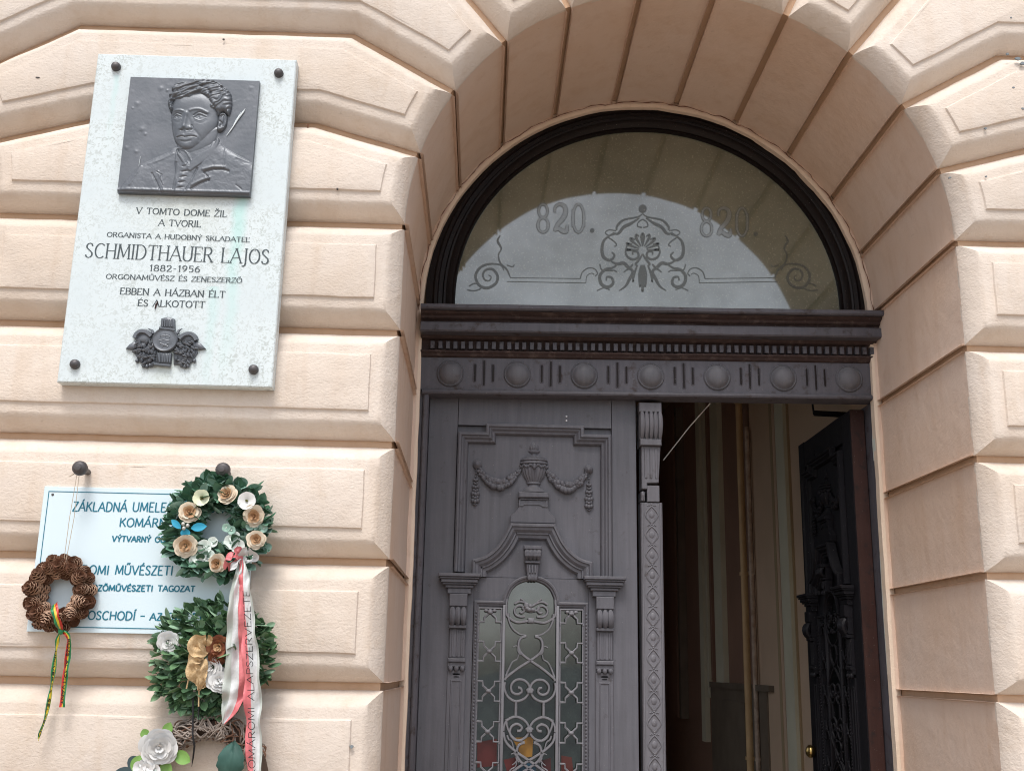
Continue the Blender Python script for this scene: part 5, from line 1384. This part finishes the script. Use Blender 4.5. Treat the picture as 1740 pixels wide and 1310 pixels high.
ribbon('memorial_ribbon', [W3(1362, 665, -.10), W3(1372, 750, -.108), W4(1378, 0, -.112), W4(1388, 150, -.112), W4(1404, 320, -.110), W4(1418, 480, -.108), W4(1424, 640, -.105), W4(1428, 800, -.10), W4(1432, 960, -.10), W4(1436, 1120, -.10)],
       [M_RED, M_RW, M_GG], gw, GO, [.012, .020, .027, .032, .036, .037, .037, .036, .034, .033], [(0, .40, 0), (.40, .86, 1), (.86, 1, 2)], nrm_rot=.15, txt=('IRMALK IRÉVZSPALA IMORÁMOK'[::-1], 63, 10, .50, .0125, M_BLACK) if False else None, wav=.003)
# lettering that climbs the long ribbon
tb = MB()
A0 = W4(1441, 1110, -.108); A1 = W4(1405, 10, -.117)
mid = W4(1431, 560, -.113)
def rib3(x, z, l=0):
    L = (A1-A0).length; f = min(max(x/L, 0), 1); p = (1-f)**2*A0+2*f*(1-f)*(2*mid-.5*A0-.5*A1)+f*f*A1
    return p+Vector((-z, -.001-l-.002*math.sin(f*25), 0))
text(tb, 'KOMÁROMI ALAPSZERVEZETE', (0, 0), ((A1-A0).length, 0), .0135, rib3, .0015, .0013, serif=False)
tb.build('ribbon_lettering', M_BLACK, gw, None, GO)

# ---------- boxwood wreath with burlap bow
bc = W4(1190, 405, -.035)
bw = thing('boxwood_wreath', 'dense green boxwood wreath with burlap bow and white roses', 'wreath', bc); BO = tuple(bc)
b = MB(); b.blob(bc+Vector((0, .018, 0)), .080, .018, .080, 18, 8); b.build('leaf_cushion', M_LB[2], bw, 60, BO)
scatter_leaves(bw, BO, bc, .098, .024, 250, M_LB, [(.027, .018), (.022, .018), (.031, .017)], depth=.060, full=True, squash=.97, extra=560)
for (x, y, a) in ((1150, 640, 175), (1180, 690, 185), (1120, 660, 200), (1000, 640, 205), (1020, 660, 190), (1250, 640, 160), (900, 590, 240), (1490, 400, 95), (1490, 250, 75), (1110, -130, -10), (1170, -140, 5), (1215, -110, 20)):
    for k in range(2):
        me = leafmesh('leaf', random.uniform(.024, .034), .014, random.choice(M_LB), .3, .2); o = link_obj('leaf', me, bw); o.location = W4(x+random.uniform(-14, 14), y+random.uniform(-25, 15), -.04)-Vector(BO); o.rotation_euler = (random.uniform(-.4, .4), R(a+random.uniform(-35, 35)), 0)
rose('white_rose', .0195, [M_WHITE], bw, W4(925, 312, -.075), (.1, .3), 5, origin=BO)
rose('white_rose', .0190, [M_WHITE], bw, W4(1185, 462, -.088), (.2, -.2), 5, origin=BO)
rose('white_rose', .0215, [M_WHITE], bw, W4(1228, 540, -.088), (-.1, .2), 5, origin=BO)
M_DRY = mat('dried dark red petals', (.16, .035, .02), .7, var=(.30, .12, .05), vscale=80); M_DRYC = mat('dry tan petal', (.55, .36, .20), .7)
rose('dried_flower', .024, [M_DRY, M_DRYC], bw, W4(1222, 345, -.092), (.1, 0), 5, origin=BO, open_=.8)
rose('dried_flower', .016, [M_DRY, M_DRY], bw, W4(1210, 410, -.092), (.5, .3), 4, origin=BO, open_=.8)
M_BUR = mat('tan burlap', (.52, .36, .19), .95, var=(.64, .47, .27), vscale=220, vmix=.25, bump=.8, bscale=420, bdist=.002)
ribbon('burlap_bow', [W4(1150, 395, -.100), W4(1110, 370, -.112), W4(1075, 345, -.112), W4(1105, 315, -.115), W4(1150, 305, -.112), W4(1185, 315, -.105)], [M_BUR], bw, BO, [.020, .030, .034, .034, .028, .016], [(0, 1, 0)], nrm_rot=.5, wav=.003)
ribbon('burlap_bow', [W4(1140, 395, -.100), W4(1095, 400, -.110), W4(1068, 440, -.110), W4(1080, 500, -.105), W4(1115, 560, -.098), W4(1118, 590, -.092)], [M_BUR], bw, BO, [.018, .030, .034, .034, .026, .010], [(0, 1, 0)], nrm_rot=.3, wav=.004)
ribbon('burlap_bow', [W4(1120, 420, -.10), W4(1125, 470, -.108), W4(1120, 530, -.102), W4(1108, 600, -.092)], [M_BUR], bw, BO, [.022, .026, .022, .008], [(0, 1, 0)], nrm_rot=-.4, wav=.003)
for pts in ([(1045, 470), (1048, 520), (1040, 560), (1033, 590)], [(1108, 590), (1106, 640), (1105, 695)], [(1150, 440), (1165, 470), (1150, 500)], [(1128, 540), (1150, 560), (1148, 585)]):
    b = MB(); b.tube([W4(x, y, -.088) for x, y in pts], .0016, 5); b.build('burlap_strand', M_BUR, bw, None, BO)
# ---------- vine wreath at the bottom
vc = W4(1150, 1148, -.035)
vw = thing('vine_wreath', 'brown twig wreath at the bottom edge with white rose and large dark leaf', 'wreath', vc); VO = tuple(vc)
M_TWIG = [mat('grey brown twig', (.26, .21, .18), .8, var=(.36, .31, .27), vscale=60), mat('reddish brown twig', (.16, .08, .05), .8, var=(.25, .14, .09), vscale=60), mat('dark brown twig', (.08, .05, .035), .8)]
VR = .113
b = MB(); b.tube([vc+Vector((VR*math.sin(2*math.pi*i/32), .008, VR*math.cos(2*math.pi*i/32))) for i in range(33)], .0165, 8); b.build('twig_core', M_TWIG[2], vw, 60, VO)
random.seed(21)
for k in range(290):
    a0 = random.uniform(-1.0, 1.0) if k < 210 else random.uniform(2.0, 4.3); span = random.uniform(.12, .45); ph = random.uniform(-1.9, 1.9); dph = random.uniform(-2.2, 2.2); n = 9; rr = random.uniform(.0190, .0265); kk = random.uniform(0, 9)
    pts = []
    for i in range(n):
        t = i/(n-1); a = a0+(t-.5)*span; p_ = ph+dph*t; q = rr*(1+.15*math.sin(t*9+kk))
        pts.append(vc+Vector(((VR+q*math.sin(p_))*math.sin(a), -q*math.cos(p_)*.9, (VR+q*math.sin(p_))*math.cos(a))))
    b = MB(); r_ = random.uniform(.0012, .0021); b.tube(pts, [r_*.5]+[r_]*(n-2)+[r_*.3], 5)
    m_ = M_TWIG[0] if (-.6 < a0 < .35 and random.random() < .8) else random.choice(M_TWIG[:2])
    b.build('twig', m_, vw, 60, VO)
random.seed(5)
rose('large_white_rose', .031, [M_WHITE], vw, W4(872, 932, -.085), (.15, .25), 8, origin=VO)
M_YGL = leaf_mat('bright green leaf', (.14, .30, .06), (.24, .42, .12)); M_DKL = leaf_mat('large dark blue green leaf', (.025, .075, .060), (.05, .12, .10)); M_GRYL = leaf_mat('dark grey leaf', (.05, .085, .10), (.08, .12, .13))
for (x, y, a, L, W, m_, d) in ((905, 870, 20, .030, .022, M_YGL, -.06), (960, 970, 115, .040, .028, M_YGL, -.07), (905, 1010, 165, .040, .026, M_YGL, -.072), (760, 985, 200, .034, .024, M_YGL, -.06), (800, 880, -30, .02, .02, M_YGL, -.05), (925, 1030, 190, .045, .026, M_YGL, -.06), (720, 1060, 215, .05, .05, M_GRYL, -.055), (760, 1000, 230, .03, .03, M_GRYL, -.05)):
    me = leafmesh('rose_leaf', L, W, m_, .1, .12, 7); o = link_obj('rose_leaf', me, vw); o.location = W4(x, y, d)-Vector(VO); o.rotation_euler = (0, R(a), 0)
for (x, y, s_) in ((760, 1055, .016), (815, 1045, .015), (800, 1075, .018), (850, 1070, .014), (780, 1030, .010)): daisy('small_white_flower', s_, [M_WHITE, M_MINT], vw, W4(x, y, -.085), 5, .7, VO)
b = MB(); k = 14; vs = []; n = 14
edge = [(0, .0), (.012, .012), (.022, .028), (.026, .046), (.026, .064), (.020, .082), (.010, .094), (0, .100)]
for i in range(n+1):
    t = i/n; hw = np.interp(t, [p[1]/.1 for p in edge], [p[0] for p in edge])*(1+.05*math.sin(t*60))
    for j in range(k+1):
        s_ = (j/k-.5)*2; vein = .0016*math.cos((t*9+abs(s_)*3.2)*2*math.pi)*(1-abs(s_)*.3)+.003*math.exp(-(s_/.06)**2)
        vs.append((s_*hw*1.35, -.004-.012*math.sin(math.pi*t)+.006*s_*s_-vein*.8, -.100*t))
b.add(vs, [(i*(k+1)+j, (i+1)*(k+1)+j, (i+1)*(k+1)+j+1, i*(k+1)+j+1) for i in range(n) for j in range(k)])
me = b.mesh('large_leaf', M_DKL, 60); o = link_obj('large_leaf', me, vw); o.location = W4(1318, 895, -.068)-Vector(VO); o.rotation_euler = (0, R(4), 0); o.scale = (.80, 1, .82)
for pts in ([(1073, 640), (1071, 770), (1069, 860), (1080, 930), (1072, 1000), (1064, 1050)], [(1109, 640), (1107, 700), (1102, 785)]):
    b = MB(); b.tube([W4(x, y, -.072 if y < 950 else -.045) for x, y in pts], [.0022]*(len(pts)-2)+[.0017, .0006], 6); b.build('black_wire', M_BLACK, vw, 60, VO)

# ================================================================== etched number and ornament on the fanlight
def etch_mat(name, c, f):
    m, t, b, mx = glass_mat(name, c, f, .12); return m
M_E1 = etch_mat('etched frosted line', (.105, .110, .092), .04); M_E2 = etch_mat('etched pale fill', (.17, .18, .155), .09)
def C1(x, y, l=0): p = P(700+x/3.196, 150+y/3.196, .6945); return Vector((p.x, .6945-l, p.z))
lay = [0]
def flat(b, pts, w_, mi=0, l=.0004):
    q = smooth_path([C1(x, y) for x, y in pts], 5) if len(pts) > 2 else [C1(*p) for p in pts]; n = len(q)
    ww = w_ if isinstance(w_, list) else [w_]*n; lay[0] += 1; l = l+lay[0]*2e-6
    if len(ww) != n: ww = [np.interp(i/(n-1), np.linspace(0, 1, len(ww)), ww) for i in range(n)]
    vs = []
    for i, p in enumerate(q):
        t = (q[min(i+1, n-1)]-q[max(i-1, 0)]).normalized(); m = Vector((-t.z, 0, t.x))*ww[i]/2
        vs += [p+m-Vector((0, l, 0)), p-m-Vector((0, l, 0))]
    b.add(vs, [(2*i, 2*i+1, 2*i+3, 2*i+2) for i in range(n-1)], mi)
def both_sides(b, pts, w_, mi=0):
    w_ = [v*1.3 for v in w_] if isinstance(w_, list) else w_*1.3
    flat(b, pts, w_, mi); flat(b, [(2506-x, y) for x, y in pts], w_, mi)
def digit(b, ch, x, y, w_, h):
    T = lambda pts: [(x+a*w_, y-c*h) for a, c in pts]
    el = lambda cx, cy, rx, ry: T([(cx+rx*math.cos(2*math.pi*i/16), cy+ry*math.sin(2*math.pi*i/16)) for i in range(17)])
    P8 = {'8': [(el(.5, .76, .30, .23), [.004]), (el(.5, .26, .36, .25), [.005])],
          '0': [(el(.5, .5, .36, .49), [.004])],
          '2': [(T([(.14, .70), (.16, .88), (.42, .99), (.74, .92), (.82, .72), (.66, .50), (.30, .26), (.12, .04)]), [.003, .006, .008, .005]), (T([(.12, .04), (.35, .13), (.62, .04), (.86, .04), (.92, .26)]), [.004, .007, .008, .003])]}
    for pts, w0 in P8[ch]:
        flat(b, pts, [v*1.9+.002 for v in w0] if len(w0) > 1 else [.0095], 0, .0004)
        flat(b, pts, [max(.001, v*1.9-.002) for v in w0] if len(w0) > 1 else [.0055], 1, .0009)
    if ch in '80':
        for sx in (.16, .84): flat(b, T([(sx, .20), (sx, .80 if ch == '0' else .34)]), .010, 0, .0004); flat(b, T([(sx, .22), (sx, .78 if ch == '0' else .32)]), .006, 1, .0009)
for X0_, n_ in ((672, 'l'), (1560, 'r')):
    b = MB(); dy = 0 if n_ == 'l' else 20
    digit(b, '8', X0_, 785+dy, 80, 155); digit(b, '2', X0_+92, 783+dy, 86, 153); digit(b, '0', X0_+190, 785+dy, 84, 155); b.add([C1(X0_+307+12*math.cos(a), 773+dy+12*math.sin(a), .001) for a in [2*math.pi*i/12 for i in range(12)]][::-1], [tuple(range(12))], 0)
    b.build('etched_number', [M_E1, M_E2], portal, None, POFF)
b = MB()
both_sides(b, [(535, 1030), (915, 1034)], .0016); both_sides(b, [(515, 1050), (945, 1058)], .0016)
both_sides(b, [(915, 1034), (925, 1000), (955, 978), (990, 980), (1008, 1005), (995, 1020)], .0026); both_sides(b, [(945, 1058), (950, 1020), (975, 1005), (990, 1012)], .0018)
both_sides(b, [(535, 1030), (515, 985), (480, 950), (470, 905), (485, 870), (465, 830), (480, 800)], [.002, .005, .004, .003, .006, .002]); both_sides(b, [(515, 960), (545, 970), (556, 958)], .0025)
both_sides(b, [(500, 990), (480, 960), (420, 955), (370, 975), (345, 1020), (365, 1070), (410, 1085), (455, 1060), (465, 1020), (440, 985), (405, 985), (385, 1010), (395, 1040), (420, 1045), (430, 1025), (415, 1015)], [.002, .006, .007, .006, .004, .002])
both_sides(b, [(300, 1095), (340, 1100), (375, 1085), (345, 1060), (310, 1075)], .003)
b.add([C1(1253+22*math.cos(a), 655+22*math.sin(a), .0012) for a in [2*math.pi*i/16 for i in range(16)]][::-1], [tuple(range(16))], 0)
both_sides(b, [(1253, 682), (1225, 700), (1150, 716), (1115, 748), (1112, 770)], [.002, .004, .006, .004]); both_sides(b, [(1253, 712), (1230, 728), (1226, 750), (1250, 757)], .003); both_sides(b, [(1235, 705), (1190, 735), (1150, 755), (1120, 790), (1090, 785)], [.003, .008, .007, .003])
both_sides(b, [(1110, 775), (1070, 770), (1050, 785), (1070, 800), (1100, 795)], .0025)
both_sides(b, [(1090, 790), (1045, 825), (1032, 870), (1040, 915), (1075, 935), (1100, 910), (1085, 890)], [.003, .007, .008, .006, .003]); both_sides(b, [(1065, 810), (1095, 830), (1112, 850), (1100, 860)], .003); both_sides(b, [(1080, 940), (1115, 955), (1150, 950), (1180, 975), (1200, 955)], [.003, .008, .008, .003])
both_sides(b, [(1125, 950), (1090, 975), (1050, 985), (1020, 1020), (1030, 1065), (1065, 1080), (1092, 1060), (1085, 1030), (1060, 1025), (1055, 1045)], [.003, .007, .008, .006, .003]); both_sides(b, [(1020, 955), (1030, 985), (1060, 990), (1100, 990), (1112, 1000)], .003); both_sides(b, [(1005, 1100), (1040, 1085), (1075, 1095)], .0025)
both_sides(b, [(1150, 1000), (1180, 980), (1200, 1000), (1180, 1040), (1160, 1075), (1125, 1100)], [.002, .006, .008, .006, .002])
for i in range(5):
    a = R(90-22*i); pts = [(1253-22*math.cos(a)*1, 880-22*math.sin(a)), (1253-75*math.cos(a)-6, 880-70*math.sin(a)), (1253-92*math.cos(a), 880-90*math.sin(a)), (1253-70*math.cos(a)+8, 880-80*math.sin(a))]
    both_sides(b, pts, [.002, .007, .006, .002])
both_sides(b, [(1170, 850), (1160, 890), (1175, 920), (1205, 930), (1230, 915), (1225, 890), (1200, 890), (1200, 905)], [.003, .006, .005, .003]); both_sides(b, [(1253, 900), (1235, 930), (1215, 955), (1225, 965)], [.003, .006, .003])
for x0, x1, y1 in ((1245, 1238, 1075), (1225, 1200, 1050), (1253, 1253, 1100)): both_sides(b, [(x0, 960), ((x0+x1)/2-6, 1010), (x1, y1), (x1+6, y1-8)], [.003, .006, .004, .002])
ob = b.build('etched_ornament', [M_E1, M_E2], portal, None, POFF)
# passers-by reflected in the closed leaf's lower glass, painted as thin coloured patches
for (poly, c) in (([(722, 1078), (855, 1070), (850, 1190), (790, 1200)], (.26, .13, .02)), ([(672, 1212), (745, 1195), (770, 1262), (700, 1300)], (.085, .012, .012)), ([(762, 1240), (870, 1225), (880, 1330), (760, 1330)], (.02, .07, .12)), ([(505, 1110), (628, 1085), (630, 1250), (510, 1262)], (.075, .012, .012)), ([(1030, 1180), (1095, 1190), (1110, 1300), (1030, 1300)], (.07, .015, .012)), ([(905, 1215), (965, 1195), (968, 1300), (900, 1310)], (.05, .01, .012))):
    b = MB(); b.ext([(VX(x), VZ(y)) for x, y in poly], .7205, .7212); lp('painted_reflection', b, mat('painted reflection colour', c, .35))
# nails, pins and chips in the plaster
M_RUST = mat('rusty nail', (.20, .09, .05), .8)
def pin(px, py, y, L=.02):
    b = MB(); p = P(px, py, y); b.tube([p+Vector((0, .03, -.004)), p+Vector((0, 0, -.003)), p+Vector((0, -.002, .002)), p+Vector((0, 0, L*.6))], .0022, 6); b.build('wall_pin', M_RUST, facade, 50)
pin(523, 219, .03); pin(153, 208, .03)
M_HOLE = mat('dark chip in plaster', (.07, .06, .055), .9); M_GCH = mat('grey chipped paint', (.20, .23, .25), .9)
random.seed(3)
def chip(px, py, r, m, y=-.0075, st=1.6):
    p = P(px, py, y); b = MB(); n = 9; a0 = random.uniform(0, 3)
    pts = [(p.x+r*random.uniform(.5, 1.2)*math.cos(2*math.pi*i/n)*st, p.z+r*random.uniform(.5, 1.2)*math.sin(2*math.pi*i/n)) for i in range(n)]
    b.ext(pts, y-.0004, y+.004); b.build('plaster_chip', m, facade)
chip(573, 321, .0030, M_HOLE, st=.9); chip(64, 132, .0022, M_HOLE, st=2.4); chip(380, 67, .002, M_HOLE, st=1.5); chip(597, 1268, .0045, M_GCH, st=1.0)
for q in ((1712, 92, .0035), (1730, 100, .005), (1738, 108, .005), (1722, 149, .003), (1738, 185, .003), (1675, 218, .0025), (1718, 30, .002), (1676, 300, .002), (1614, 302, .0025)): chip(q[0], q[1], q[2], M_GCH)

# crack between the bead and the reveal
random.seed(9); pts = []
for i in range(150):
    a = R(-2+184*i/149); rr = AR-.0055+.0018*math.sin(i*.9)+random.uniform(-.0016, .0016)
    pts.append((ACX+rr*math.cos(a), .6325+random.uniform(-.003, .001), ACZ+rr*math.sin(a)))
b = MB(); b.tube(pts, [random.uniform(.0004, .0016) for _ in pts], 5); b.build('plaster_crack', mat('brown crack', (.16, .07, .04), .9), facade)
